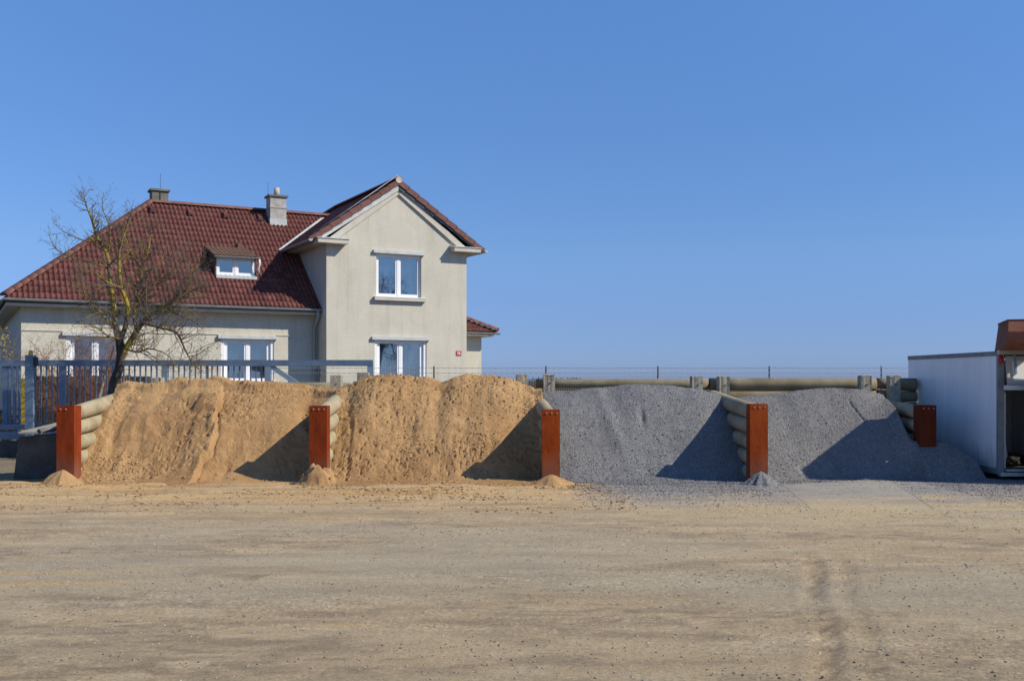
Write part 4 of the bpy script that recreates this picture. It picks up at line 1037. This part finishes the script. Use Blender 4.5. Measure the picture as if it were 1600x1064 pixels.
# ================================================================== GATE, FENCES
GD = 22.0
gate = empty('sliding_gate', (PX(319, GD), GD, 0), 0, 'long blue grey sliding gate of thin upright bars with an open braced tail', 'gate')
gx = lambda px: PX(px, GD) - gate.location.x
gzt = PZ(562.5, GD); gzb = PZ(572, GD)
bx('top_rail', (gx(55), -.05, gzb), (gx(583), .05, gzt), M['gate'], gate, bev=.006)
bx('bottom_rail', (gx(-40), -.05, PZ(671, GD)), (gx(583), .05, PZ(663, GD)), M['gate'], gate, bev=.006)
bx('bottom_beam', (gx(-40), -.07, PZ(686, GD)), (gx(583), .07, PZ(674, GD)), M['gate'], gate, bev=.006)
ub = [98, 258, 419, 579]
for u in ub: bx('frame_upright', (gx(u - 4.7), -.045, PZ(663, GD)), (gx(u + 4.7), .045, gzb), M['gategrey'] if u > 200 else M['gate'], gate, bev=.005)
bar = None; k = 0; x = 64.0
while x < 412:
    if min(abs(x - u) for u in ub) > 6:
        if bar is None:
            bm = bmesh.new(); box(bm, (-.013, -.016, 0), (.013, .016, gzb - PZ(663, GD))); bar = done('bar', bm, M['gate'], gate); bar.location = (gx(x), 0, PZ(663, GD))
        else:
            o = bar.copy(); C.objects.link(o); o.parent = gate; o.location = (gx(x), 0, PZ(663, GD))
    x += 8.62
bm = bmesh.new(); a = Vector((gx(424), -.03, gzb - .01)); b = Vector((gx(560), -.03, PZ(663, GD))); dn = Vector((b.z - a.z, 0, a.x - b.x)).normalized() * .05
prism(bm, [a - dn, b - dn, b + dn, a + dn], (0, .06, 0)); done('brace', bm, M['gategrey'], gate)
gp_ = empty('gate_post', (PX(48, 21.7), 21.7, 0), 0, 'square blue steel gate post with a yellow warning lamp on top', 'gate post')
bx('post_body', (-.085, -.085, 0), (.085, .085, PZ(555, 21.7)), M['gate'], gp_, bev=.008)
bx('guide_bracket', (.085, -.05, PZ(572, 21.7)), (.14, .05, PZ(558, 21.7)), M['darkmetal'], gp_)
bm = bmesh.new(); tube(bm, [(0, 0, PZ(555, 21.7)), (0, 0, PZ(549, 21.7)), (0, 0, PZ(547, 21.7))], [.045, .04, .018], 12); done('warning_lamp', bm, M['yellow'], gp_)
yp = bx('yellow_post', (PX(33, 24.0), 24.0, 0), (PX(40, 24.0), 24.1, PZ(591, 24.0)), M['yellow'], None, bev=.01); tag(yp, 'slim yellow post behind the gate, by the house corner', 'post')
lf = empty('fixed_fence_panel', (PX(0, 22.3), 22.3, 0), 0, 'blue fence panel of uneven bars left of the gate post', 'fence')
bx('top_rail', (-1.2, -.04, PZ(572, 22.3)), (PX(41, 22.3) - lf.location.x, .04, PZ(563, 22.3)), M['gate'], lf)
for px, w in ((-8, 3), (6, 3), (10, 5), (15, 3), (23, 4), (30, 2), (-14, 3)):
    bx('bar', (PX(px - w / 2, 22.3) - lf.location.x, -.02, PZ(668, 22.3)), (PX(px + w / 2, 22.3) - lf.location.x, .02, PZ(572, 22.3)), M['gate'], lf)
tr_ = bx('gate_track_kerb', (-13, 21.9, 0), (PX(90, 22), 22.35, .33), M['block'], None, bev=.02); tag(tr_, 'low concrete kerb under the gate at the far left', 'kerb')
# chain-link fence
FD = 22.86
cf = empty('chain_link_fence', (0, FD, 0), 0, 'thin chain link fence with barbed wires behind the bays', 'fence')
fx = [PX(px, FD) for px in (150, 325, 500, 678, 853, 1028, 1202, 1377, 1552)]
for x in fx:
    rod('fence_post', (x, 0, 0), (x, 0, PZ(572, FD)), .017, M['darkmetal'], cf, 8)
for zy in (575, 583):
    bm = bmesh.new(); rr = random.Random(zy); z = PZ(zy, FD); pts = []
    xw = PX(420, FD)
    while xw < 12:
        pts.append((xw, -.03, z + .004 * math.sin(xw * 2.5))); xw += .5
    tube(bm, pts, .0042, 4)
    xw = PX(420, FD)
    while xw < 12:
        tube(bm, [(xw - .012, -.03, z - .018), (xw + .012, -.03, z + .018)], .003, 3); tube(bm, [(xw + .012, -.03, z - .018), (xw - .012, -.03, z + .018)], .003, 3); xw += .13
    done('barbed_wire', bm, M['zinc'], cf)
bm = bmesh.new(); zt = PZ(586, FD); sp = .075; x = -7.5
while x < 12.5:
    for sgn in (1, -1):
        xa = x; xb = x + sgn * zt
        vs = [bm.verts.new(p) for p in ((xa - .0022, 0, 0), (xa + .0022, 0, 0), (xb + .0022, 0, zt), (xb - .0022, 0, zt), (xa, .004, 0), (xb, .004, zt))]
        bm.faces.new((vs[0], vs[1], vs[2], vs[3])); bm.faces.new((vs[1], vs[4], vs[5], vs[2])); bm.faces.new((vs[4], vs[0], vs[3], vs[5]))
    x += sp
done('chain_link', bm, M['zinc'], cf, kind='stuff')
# far picket fence
pf = empty('picket_fence', (PX(850, 27), 27, 0), 0, 'dark picket fence glimpsed far behind, between sand and gravel', 'fence')
rr = random.Random(3)
for k in range(34):
    x = PX(812, 27) + k * .048 - pf.location.x
    bx('picket', (x, 0, 0), (x + .028, .02, PZ(591.3, 27) + rr.uniform(-.02, .03)), M['timber'], pf)
bx('rail', (PX(810, 27) - pf.location.x, .021, 1.1), (PX(912, 27) - pf.location.x, .05, 1.2), M['timber'], pf)
# garden things behind the gate
gw = empty('garden_fence', (PX(75, 26.5), 26.5, 0), 0, 'dark timber garden fence behind the gate bars', 'fence')
rr = random.Random(9)
for k in range(20):
    x = PX(54, 26.5) + k * .125 - gw.location.x
    bx('board', (x, 0, 0), (x + .11, .03, PZ(587, 26.5) + rr.uniform(-.02, .02)), M['timber'], gw)
bw = bx('garden_wall', (PX(112, 27), 27, 0), (PX(330, 27), 27.25, .95), M['brick'], None); tag(bw, 'low brown garden wall behind the gate and tree', 'wall')
def rock(px, py, D, r, lb):
    bm = bmesh.new(); bmesh.ops.create_icosphere(bm, subdivisions=3, radius=r); rr = random.Random(int(px))
    for v in bm.verts:
        n_ = float(fbm(np.array(v.co.x * 3 + px), np.array(v.co.y * 3 + v.co.z * 4), 3, 4)); v.co *= 1 + .35 * n_; v.co.z *= .75
    o = done('pale_rock', bm, M['rock'], None); o.location = P(px, py, D); tag(o, lb, 'rock'); return o
rock(126, 597, 26.9, .22, 'pale boulder lying on top of the garden wall behind the gate').location.z = 1.10
rock(132, 640, 26, .42, 'large pale boulder behind the gate bars, beside the garden wall').location.z = .45
rock(107, 645, 26.0, .3, 'smaller pale boulder behind the gate bars near the timber fence').location.z = .3
bx_ = bx('dark_crate', (PX(198, 26), 26.2, 0), (PX(224, 26), 26.6, PZ(588, 26)), M['timber'], None, bev=.04); tag(bx_, 'dark covered crate behind the gate, right of the tree trunk', 'crate')

# ================================================================== LEFT BLOCK WITH PLANKS
bD = 17.0
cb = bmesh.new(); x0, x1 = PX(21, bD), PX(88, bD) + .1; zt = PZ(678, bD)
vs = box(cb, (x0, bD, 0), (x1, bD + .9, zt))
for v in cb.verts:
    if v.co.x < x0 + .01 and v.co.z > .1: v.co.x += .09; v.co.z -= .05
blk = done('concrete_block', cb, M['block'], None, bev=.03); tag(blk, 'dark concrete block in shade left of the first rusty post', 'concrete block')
pl = empty('plank', (PX(60, bD), bD, zt), 0, 'weathered grey board lying on the dark concrete block', 'board')
bm = bmesh.new(); a = P(37, 673, bD - .1); b = P(64, 675, bD - .1)
prism(bm, [Vector((-.28, -.12, .01)), Vector((.10, -.12, .01)), Vector((.36, 1.0, .16)), Vector((.02, 1.0, .16))], (0, 0, .03)); done('board', bm, M['plank'], pl)
sp_ = rod('steel_tube', (PX(66, bD), bD - .12, zt + .045), (PX(84, bD) + .1, bD + .9, zt + .15), .042, M['steelpipe'], None, 14); tag(sp_, 'dark steel tube lying on the concrete block beside the board', 'pipe')
bm = bmesh.new(); tube(bm, [(PX(66, bD) - .001, bD - .1235, zt + .045), (PX(66, bD), bD - .1205, zt + .045)], .032, 14); done('tube_mouth', bm, M['darkmetal'], sp_)

# ================================================================== WHITE BOX
bxo = empty('box_body', (PX(1559.5, 16.9), 16.9, .10), R(2.1), 'white truck box body standing on the ground at the right edge', 'truck body')
BL, BW, BH = 3.5, 2.1, 2.03
bx('side_panel', (0, .06, .10), (.03, BL, BH - .08), M['boxpanel'], bxo)
bx('side_panel', (BW - .03, .06, .10), (BW, BL, BH - .08), M['boxpanel'], bxo)
bx('end_panel', (.03, BL - .03, .10), (BW - .03, BL, BH - .08), M['boxpanel'], bxo)
bx('roof_panel', (.03, .06, BH - .05), (BW - .03, BL - .03, BH - .01), M['boxpanel'], bxo)
for a in (-.008, BW - .03): bx('top_rail', (a, .04, BH - .08), (a + .038, BL + .01, BH), M['boxrail'], bxo, bev=.004)
for a in (-.006, BW - .03): bx('bottom_rail', (a, .04, 0), (a + .036, BL + .01, .10), M['boxrail'], bxo, bev=.004)
bx('floor', (.03, .06, .02), (BW - .03, BL - .03, .10), M['inside'], bxo)
for a in (.0, BW - .10): bx('door_post', (a, -.01, 0), (a + .10, .055, BH - .06), M['boxrail'], bxo, bev=.006)
bx('jamb_strip', (.10, -.005, .10), (.125, .05, 1.35), M['boxframe'], bxo)
bx('header', (0, -.03, BH - .058), (BW, .04, BH + .012), M['boxframe'], bxo, bev=.008)
bx('header_shadow_strip', (.1, .0, BH - .12), (BW - .1, .03, BH - .0585), M['darkmetal'], bxo)  # solid dark strip stands in for the shade under the header
bx('threshold', (.02, -.06, -.03), (BW - .02, .05, .03), M['alu'], bxo, bev=.01)
bx('threshold_lip', (.12, -.07, .05), (BW - .02, .04, .085), M['boxframe'], bxo)
lmp = bmesh.new(); bmesh.ops.create_uvsphere(lmp, u_segments=12, v_segments=8, radius=.045)
for v in lmp.verts: v.co.z *= 1.7; v.co.y *= .6
lo = done('marker_lamp', lmp, M['lamp'], bxo, smooth=True); lo.location = (.03, -.03, BH - .14)
# flap hinged at the header, hanging tilted outwards
fl = empty('door_flap', (.11, -.035, BH - .085), parent=bxo); fl.rotation_euler = (R(-9), 0, 0)
bm = bmesh.new()
for p0, p1 in (((0, 0, -.48), (.10, .03, 0)), ((1.80, 0, -.48), (1.88, .03, 0)), ((.10, 0, -.48), (1.80, .03, -.41)), ((.10, 0, -.08), (1.80, .03, 0))): box(bm, p0, p1)
done('flap_frame', bm, M['boxframe'], fl)
bx('flap_panel', (.10, .004, -.41), (1.80, .02, -.08), M['white'], fl)
bx('hinge_arm', (.125, -.035, -.30), (.155, -.002, .03), M['gategrey'], fl)
bx('hinge_arm', (.70, -.035, -.12), (.78, -.002, .03), M['gategrey'], fl)
bx('door_lip', (.04, -.20, BH - .64), (BW - .1, -.10, BH - .565), M['alu'], bxo, bev=.015)
# things inside
bm = bmesh.new(); tube(bm, [(.17, .35, 1.0), (.20, .33, .8), (.25, .30, .5), (.27, .28, .30), (.26, .27, .2)], [.012, .018, .022, .02, .014], 8)
h_ = done('pale_stick', bm, M['hose'], None); h_.matrix_world = Matrix.Translation(bxo.location); tag(h_, 'pale curved stick leaning just inside the open white box', 'stick')
bm = bmesh.new(); bmesh.ops.create_icosphere(bm, subdivisions=3, radius=.16)
for v in bm.verts: v.co *= 1 + .2 * math.sin(v.co.x * 40) * math.cos(v.co.z * 37); v.co.z *= .6
h_ = done('sack', bm, M['timber'], None); h_.location = bxo.location + Vector((.36, .35, .20)); tag(h_, 'dark crumpled sack on the floor of the white box', 'sack')
# rusty hopper on the box roof
hp = empty('rusty_skip', (7.83, 16.12, 2.135), R(-19), 'rust brown steel skip with sloped sides on top of the white box', 'skip')
bm = bmesh.new(); z1 = .46; Lw = .52; dp = 1.5
def V3(*p): return bm.verts.new(p)
def section(x, i): return [V3(x + i, .22, 0), V3(x + i * .8, .02, .10), V3(x + i * .5, .0, .28), V3(x, .16, z1), V3(x, dp - .1, z1), V3(x + i, dp, 0)]
pa = section(0, -.05); pb = section(Lw, .05)
bm.faces.new(pa); bm.faces.new(pb[::-1])
for i in range(6): bm.faces.new((pa[i], pb[i], pb[(i + 1) % 6], pa[(i + 1) % 6]))
bmesh.ops.recalc_face_normals(bm, faces=bm.faces[:])
done('skip_shell', bm, M['rustbrown'], hp, bev=.008)
bx('rim', (-.01, .15, z1 - .01), (Lw + .01, dp - .09, z1 + .02), M['rustbrown'], hp)

# unseen crates, added beyond the frame to throw shade on the spilled gravel
for k in range(3):
    cr_ = empty('shade_crate', (9.16, 16.34, .73 * k), R(2 - k), ('lowest', 'middle', 'topmost')[k] + ' of three unseen crates added beyond the right edge to cast shade', 'crate', 'unseen crates added to cast shade')
    bx('shade_crate_body', (-.62, -.30, .02), (.62, .30, .725), M['plank'], cr_)
    for j in range(4): bx('batten', (-.62, -.325, .03 + j * .175), (.62, -.301, .17 + j * .175), M['plank'], cr_)
# ================================================================== TREES
class TreeB:
    def __init__(s, seed): s.v = []; s.f = []; s.m = []; s.r = random.Random(seed)
    def tube(s, pts, rads, seg, mi):
        base = len(s.v); prev = None
        for i, p in enumerate(pts):
            t = (pts[min(i + 1, len(pts) - 1)] - pts[max(i - 1, 0)]).normalized()
            if prev is None:
                a = t.cross(Vector((.3, .9, .1)));  a = a if a.length > .05 else t.cross(Vector((1, 0, 0)))
            else: a = prev - t * prev.dot(t)
            a.normalize(); prev = a; b = t.cross(a)
            for k in range(seg):
                an_ = 2 * math.pi * k / seg; s.v.append(p + (a * math.cos(an_) + b * math.sin(an_)) * rads[i])
        for i in range(len(pts) - 1):
            for k in range(seg):
                s.f.append((base + i * seg + k, base + i * seg + (k + 1) % seg, base + (i + 1) * seg + (k + 1) % seg, base + (i + 1) * seg + k)); s.m.append(mi)
    def build(s, name, mats, parent, kind=None):
        me = bpy.data.meshes.new(name); me.from_pydata([tuple(p) for p in s.v], [], s.f)
        for m_ in mats: me.materials.append(m_)
        me.polygons.foreach_set('material_index', s.m); me.polygons.foreach_set('use_smooth', [True] * len(s.f)); me.update()
        return link(name, me, parent, kind)
def grow(tb, p, d, L, r, depth, mi, up=.12, dens=1.0, wob=.22):
    rr = tb.r; n = max(3, int(L / .07)); pts = [p.copy()]; rads = [r]; q = p.copy(); dd = d.normalized()
    for i in range(n):
        dd = (dd + Vector((rr.gauss(0, wob), rr.gauss(0, wob), rr.gauss(0, wob) + up)) * .45).normalized()
        q = q + dd * (L / n); pts.append(q.copy()); rads.append(r * (1 - .75 * (i + 1) / n))
    tb.tube(pts, rads, 6 if r > .02 else (4 if r > .008 else 3), mi)
    if depth <= 0: return
    nb = max(2, int(L / (.115 if depth > 1 else .085) * dens))
    for k in range(nb):
        i = rr.randint(max(1, n // 6), n); a = pts[i]
        ax = Vector((rr.gauss(0, 1), rr.gauss(0, 1), rr.gauss(0, 1))); t = (pts[i] - pts[i - 1]).normalized()
        side = ax - t * ax.dot(t); side.normalize()
        nd = (t * rr.uniform(.3, .9) + side * rr.uniform(.6, 1.1) + Vector((0, 0, .15))).normalized()
        rel = 1 - .5 * i / n
        grow(tb, a, nd, L * rr.uniform(.30, .58) * rel, max(r * (.42 * rel), .0040), depth - 1, 1 if depth > 2 and mi != 2 else 2, up, dens, wob)
TD = 21.2
tree = empty('bare_tree', (PX(179, TD), TD, 0), 0, 'bare fruit tree with yellow lichen on its limbs, before the house', 'tree')
def tp3(x, y, dy=0):
    p = P(x, y, TD + dy); return p - tree.location
tr = TreeB(4)
def smoothpts(raw, k=5):
    out = []
    for i in range(len(raw) - 1):
        p0 = raw[max(i - 1, 0)]; p1 = raw[i]; p2 = raw[i + 1]; p3 = raw[min(i + 2, len(raw) - 1)]
        for j in range(k):
            t = j / k; out.append(.5 * ((2 * p1) + (p2 - p0) * t + (2 * p0 - 5 * p1 + 4 * p2 - p3) * t * t + (3 * p1 - p0 - 3 * p2 + p3) * t ** 3))
    out.append(raw[-1]); return out
def limb(tbu, raw, r0, r1, mi, seg=8):
    pts = smoothpts([tp3(*a) for a in raw]); n = len(pts)
    rads = [r0 + (r1 - r0) * (i / (n - 1)) for i in range(n)]
    tbu.tube(pts, rads, seg, mi); return pts, rads
limb(tr, [(172, 712), (174, 660), (177, 605), (186, 575), (188, 552), (186, 528)], .115, .075, 0, 12)
tr.build('trunk', [M['bark'], M['limb'], M['twig']], tree)
cr = TreeB(11)
limbs = [
    ([(186, 532), (180, 505), (177, 470), (172, 440), (168, 400), (152, 372), (143, 342), (135, 322), (130, 300)], .062, .008, 1.0),
    ([(186, 535), (196, 510), (200, 480), (190, 450), (186, 415), (188, 385), (200, 350), (205, 330)], .058, .010, 1.0),
    ([(184, 575), (197, 545), (215, 515), (232, 494), (258, 478), (285, 462), (310, 448)], .075, .012, 1.0),
    ([(214, 517, .0), (210, 490, .3), (218, 450, .5), (222, 420, .6), (232, 390, .7), (236, 355, .8)], .045, .008, 1.0),
    ([(150, 372), (140, 378), (120, 372), (100, 362), (84, 350)], .018, .004, .8),
    ([(170, 420), (150, 412), (125, 405), (100, 398), (84, 385), (75, 362)], .022, .004, .8),
    ([(188, 520), (172, 505), (150, 480), (135, 462), (118, 448)], .035, .006, 1.0),
    ([(226, 505, -.2), (250, 512, -.4), (276, 520, -.5), (290, 548, -.5), (302, 568, -.5), (318, 580, -.4)], .036, .006, .8),
    ([(196, 545, -.3), (215, 550, -.5), (235, 545, -.6), (262, 555, -.7), (280, 578, -.6)], .024, .005, .6),
    ([(258, 478, .2), (275, 490, .2), (300, 500, .1), (318, 515, 0)], .022, .005, .9),
    ([(168, 400), (172, 380), (170, 350), (160, 325), (162, 300)], .02, .004, .8),
    ([(200, 480, .3), (225, 470, .4), (245, 440, .5), (268, 425, .5), (285, 405, .6)], .032, .006, 1.0),
    ([(190, 450, -.4), (165, 440, -.6), (145, 425, -.7), (125, 432, -.7)], .025, .005, 1.0),
    ([(222, 420, .6), (205, 395, .5), (195, 370, .4), (180, 355, .3)], .02, .004, .9),
    ([(188, 530, -.3), (170, 525, -.5), (150, 512, -.6), (128, 510, -.6)], .026, .005, .7),
    ([(285, 462, 0), (295, 440, .1), (300, 420, .2), (308, 402, .2)], .014, .004, .8),
]
for li_, (raw, r0, r1, dn) in enumerate(limbs):
    top_ = li_ in (0, 1, 4, 5, 10)
    pts, rads = limb(cr, raw, r0, r1, 1, 7)
    L = sum((pts[i + 1] - pts[i]).length for i in range(len(pts) - 1)); n = len(pts)
    for k in range(int(L / (.032 if top_ else .024) * dn)):
        i = cr.r.randint(max(2, n // 6), n - 1); t = (pts[i] - pts[i - 1]).normalized()
        ax = Vector((cr.r.gauss(0, 1), cr.r.gauss(0, 1), cr.r.gauss(0, 1))); side = (ax - t * ax.dot(t)).normalized()
        nd = (t * cr.r.uniform(.2, .8) + side + Vector((0, 0, .25))).normalized()
        grow(cr, pts[i], nd, cr.r.uniform(.15, .42) if top_ else cr.r.uniform(.25, .80), min(.013, rads[i] * .5), 2, 1 if cr.r.random() < .35 else 2, .10, .85, .30)
cr.build('crown', [M['bark'], M['limb'], M['twig']], tree)
rt = tree.copy(); C.objects.link(rt); rt.location = (19.5, 14.5, 0); rt.scale = (1.5, 1.5, 1.6); rt['label'] = 'bare tree beyond the right edge, mirrored in the ground floor gable window'
for ch in list(tree.children):
    c_ = ch.copy(); C.objects.link(c_); c_.parent = rt
# leaning second stem and the reddish shrub behind the gate
def shrub(name, px, D, label, cat, fan, mat, seed, h=(1.6, 2.6), n=12, tree_loc=None, depth=1):
    e = empty(name, (PX(px, D), D, 0), 0, label, cat); tb = TreeB(seed)
    for k in range(n):
        a = tb.r.uniform(-1, 1) * fan
        grow(tb, Vector((tb.r.uniform(-.12, .12), tb.r.uniform(-.12, .12), 0)), Vector((math.sin(a), tb.r.uniform(-.4, .4), 1.6)), tb.r.uniform(*h), .016, depth, 2, .02, 1.0, .10)
    o = tb.build('stems', [mat, mat, mat], e); return e
shrub('red_stemmed_shrub', 135, 24.2, 'leafless shrub of thin reddish twigs behind the gate, left of the tree', 'shrub', .9, M['redtwig'], 21, (2.0, 2.9), 16, depth=2)
ls = TreeB(31); e = empty('leaning_stem', (PX(152, 21.6), 21.6, 0), 0, 'thin grey leaning stem beside the tree trunk', 'branch')
pts = smoothpts([P(150, 640, 21.6) - e.location, P(158, 610, 21.6) - e.location, P(166, 580, 21.6) - e.location, P(172, 563, 21.6) - e.location, P(178, 540, 21.6) - e.location])
pts[0] = Vector((-.05, 0, 0)); ls.tube(pts, [.035 - .026 * i / (len(pts) - 1) for i in range(len(pts))], 8, 0); ls.build('stem', [M['plank']], e)
# ochre leaved bush at the left edge, dark hedge clumps
def leafbush(name, cx, cy, cz, rx, ry, rz, n, mat, seed, label, cat, size=.04, trunk=True):
    e = empty(name, (cx, cy, 0), 0, label, cat); rr = random.Random(seed); vs = []; fs = []
    for k in range(n):
        a = rr.uniform(0, 6.28); u = rr.uniform(-1, 1); r_ = rr.random() ** .4
        c = Vector((math.cos(a) * math.sqrt(1 - u * u) * rx * r_, math.sin(a) * math.sqrt(1 - u * u) * ry * r_, cz + u * rz * r_))
        q = Quaternion((rr.gauss(0, 1), rr.gauss(0, 1), rr.gauss(0, 1), rr.gauss(0, 1))).normalized(); s_ = size * rr.uniform(.6, 1.3); b = len(vs)
        for p in ((-s_, 0, 0), (0, -s_ * .4, .004), (s_, 0, 0), (0, s_ * .4, .004)): vs.append(tuple(c + q @ Vector(p)))
        fs.append((b, b + 1, b + 2, b + 3))
    me = bpy.data.meshes.new('foliage'); me.from_pydata(vs, [], fs); me.materials.append(mat); link('foliage', me, e)
    tb = TreeB(seed)
    for k in range(7): grow(tb, Vector((rr.uniform(-.1, .1), rr.uniform(-.1, .1), 0)), Vector((rr.uniform(-.4, .4), rr.uniform(-.4, .4), 1.5)), cz + rz * .7, .018, 1, 2, .02, .8, .12)
    tb.build('stems', [M['twig']] * 3, e); return e
leafbush('ochre_bush', PX(2, 25), 25, PZ(538, 25), .30, .4, .5, 260, M['yleaf'], 3, 'sparse bush with ochre leaves at the left edge', 'bush', .035)
leafbush('dark_bush', PX(172, 27.6), 27.6, .7, 1.1, .3, .75, 1500, M['leaf'], 5, 'dark olive bush behind the garden wall, left of the tree trunk', 'bush', .045)
leafbush('dark_bush', PX(14, 24.5), 24.5, .5, .7, .4, .6, 900, M['leaf'], 6, 'low dark bush behind the fence panel at the left edge', 'bush', .045)

# ================================================================== LOOSE BITS
def blobs(name, x, y, z, sz, mat, label, rr, cat, flat=.65):
    bv = np.array([(1, 0, 0), (-1, 0, 0), (0, 1, 0), (0, -1, 0), (0, 0, 1), (0, 0, -1)], float); bv = np.vstack([bv, np.array([(.6, .6, .5), (-.6, .6, .5), (-.6, -.6, .5), (.6, -.6, .5)])])
    bf = np.array([(6, 0, 2), (7, 2, 1), (8, 1, 3), (9, 3, 0), (4, 6, 7), (4, 7, 8), (4, 8, 9), (4, 9, 6), (6, 2, 7), (7, 1, 8), (8, 3, 9), (9, 0, 6), (5, 2, 0), (5, 1, 2), (5, 3, 1), (5, 0, 3)])
    n = len(x); a = rr.rand(n) * 6.28; ca, sa = np.cos(a)[:, None], np.sin(a)[:, None]
    V = bv[None] * (1 + .45 * (rr.rand(n, len(bv), 1) - .5)) * (.7 + .6 * rr.rand(n, 1, 3)) * np.array([1, 1, flat])
    V = np.stack([V[..., 0] * ca - V[..., 1] * sa, V[..., 0] * sa + V[..., 1] * ca, V[..., 2]], -1) * sz[:, None, None] + np.stack([x, y, z + sz * .2], -1)[:, None]
    Fc = bf[None] + (np.arange(n) * len(bv))[:, None, None]
    me = bpy.data.meshes.new(name); me.vertices.add(n * len(bv)); me.vertices.foreach_set('co', V.reshape(-1).astype(np.float32))
    nf = n * len(bf); me.loops.add(nf * 3); me.loops.foreach_set('vertex_index', Fc.reshape(-1).astype(np.int32)); me.polygons.add(nf)
    me.polygons.foreach_set('loop_start', np.arange(0, nf * 3, 3, dtype=np.int32)); me.polygons.foreach_set('loop_total', np.full(nf, 3, dtype=np.int32))
    me.materials.append(mat); me.update(calc_edges=True)
    return tag(link(name, me), label, cat, kind='stuff')
def scatter(name, n, region, size, mat, seed, label, wgt, p=1.3, e=4):
    rr = np.random.RandomState(seed); x = rr.uniform(region[0], region[1], n * 4); y = region[2] + (region[3] - region[2]) * rr.rand(n * 4) ** p
    k = rr.rand(n * 4) < wgt(x, y); x = x[k][:n]; y = y[k][:n]
    s_ = size[0] + (size[1] - size[0]) * rr.rand(len(x)) ** e
    return blobs(name, x, y, ground_height(x, y), s_, mat, label, rr, name.replace('_', ' '))
scatter('pebbles', 13000, (-7, 7, 4.7, 14), (.002, .0105), M['stone'], 1, 'small grey pebbles strewn over the yard', lambda x, y: (np.abs(x) < y * .53 + .3) * (.12 + .88 * ss(.35, .7, vn(x * .6, y * 2.0, 15))), 1.6, 6)
scatter('pale_chippings', 5000, (-7, 7, 4.7, 14), (.002, .009), M['chip'], 3, 'scattered pale stone chips on the yard', lambda x, y: (np.abs(x) < y * .53 + .3) * (.1 + .9 * ss(.4, .75, vn(x * .8 + 4, y * 2.4, 35))), 1.6, 5)
scatter('earth_crumbs', 8000, (-8, 8, 4.7, 16), (.003, .012), M['crumb'], 5, 'small dark crumbs of earth on the yard', lambda x, y: (np.abs(x) < y * .53 + .3) * (.08 + .92 * ss(.45, .75, vn(x * .5 + 9, y * 2.8, 45))), 1.4, 5)
scatter('sand_clods', 4500, (-8, 1.6, 12.6, 16.3), (.004, .024), M['clump'], 2, 'crumbled clods of damp sand before the sand heaps', lambda x, y: (.08 + .92 * ss(.45, .75, vn(x * 1.1, y * 2.2, 25))) * ss(12.4, 15.5, y + 1.2 * vn(x * .7, y, 26)), 1, 4)
scatter('gravel_chips', 15000, (.9, 9, 13.2, 16.9), (.004, .013), M['gravel'], 4, 'loose gravel chips before the gravel heaps', lambda x, y: ss(13.0, 16.4, y + 1.4 * (vn(x * .8, y * 1.6, 28) - .5)) * (1 - .8 * ((x > 3.8) & (x < 6.6) & (y > 13.4))), 1, 3)
# clods on the sand faces, stones on the gravel faces
for i_, (X, Y, Z, T, sandy) in enumerate(FACES):
    rr = np.random.RandomState(60 + i_); Xr, Yr, Zr, Tr = [a_.reshape(-1) for a_ in (X, Y, Z, T)]
    n_ = 4500 if sandy else 3500
    w_ = (Tr > .03) & (Tr < 1.03) & (Zr > 0.0); idx = np.where(w_)[0]
    if sandy: pw_ = .06 + ss(.5, .75, vn(Xr[idx] * 1.8, Yr[idx] * 3.5, 71 + i_)) * (1.3 - Tr[idx])
    else: pw_ = .25 + (1 - Tr[idx]) ** 3
    idx = rr.choice(idx, n_, p=pw_ / pw_.sum())
    sz = (.003 + .018 * rr.rand(n_) ** 5) if sandy else (.005 + .012 * rr.rand(n_) ** 4)
    o_ = blobs('loose_clods' if sandy else 'loose_stones', Xr[idx] + rr.uniform(-.006, .006, n_), Yr[idx] + rr.uniform(-.006, .006, n_), Zr[idx], sz, (M['clump2'] if sandy else M['gravel']),
          ('crumbs and clods lying on the %s sand heap' % ('left', 'right')[i_]) if sandy else ('loose stones lying on the %s gravel heap' % ('left', 'right')[i_ - 2]), rr, 'sand clods' if sandy else 'stones', .8)
# tufts of grass at the block
vs = []; fs = []; rr = random.Random(8)
for k in range(420):
    x = rr.gauss(PX(42, 16.8), .22); y = rr.uniform(16.6, 16.95); h = rr.uniform(.02, .06); a = rr.uniform(0, 6.28); b = len(vs)
    vs += [(x - .003 * math.cos(a), y - .003 * math.sin(a), -.01), (x + .003 * math.cos(a), y + .003 * math.sin(a), -.01), (x + rr.gauss(0, .015), y + rr.gauss(0, .015), h)]; fs.append((b, b + 1, b + 2))
me = bpy.data.meshes.new('grass_tufts'); me.from_pydata(vs, [], fs); me.materials.append(M['grass']); tag(link('grass_tufts', me), 'short green weeds at the foot of the concrete block', 'grass', kind='stuff')
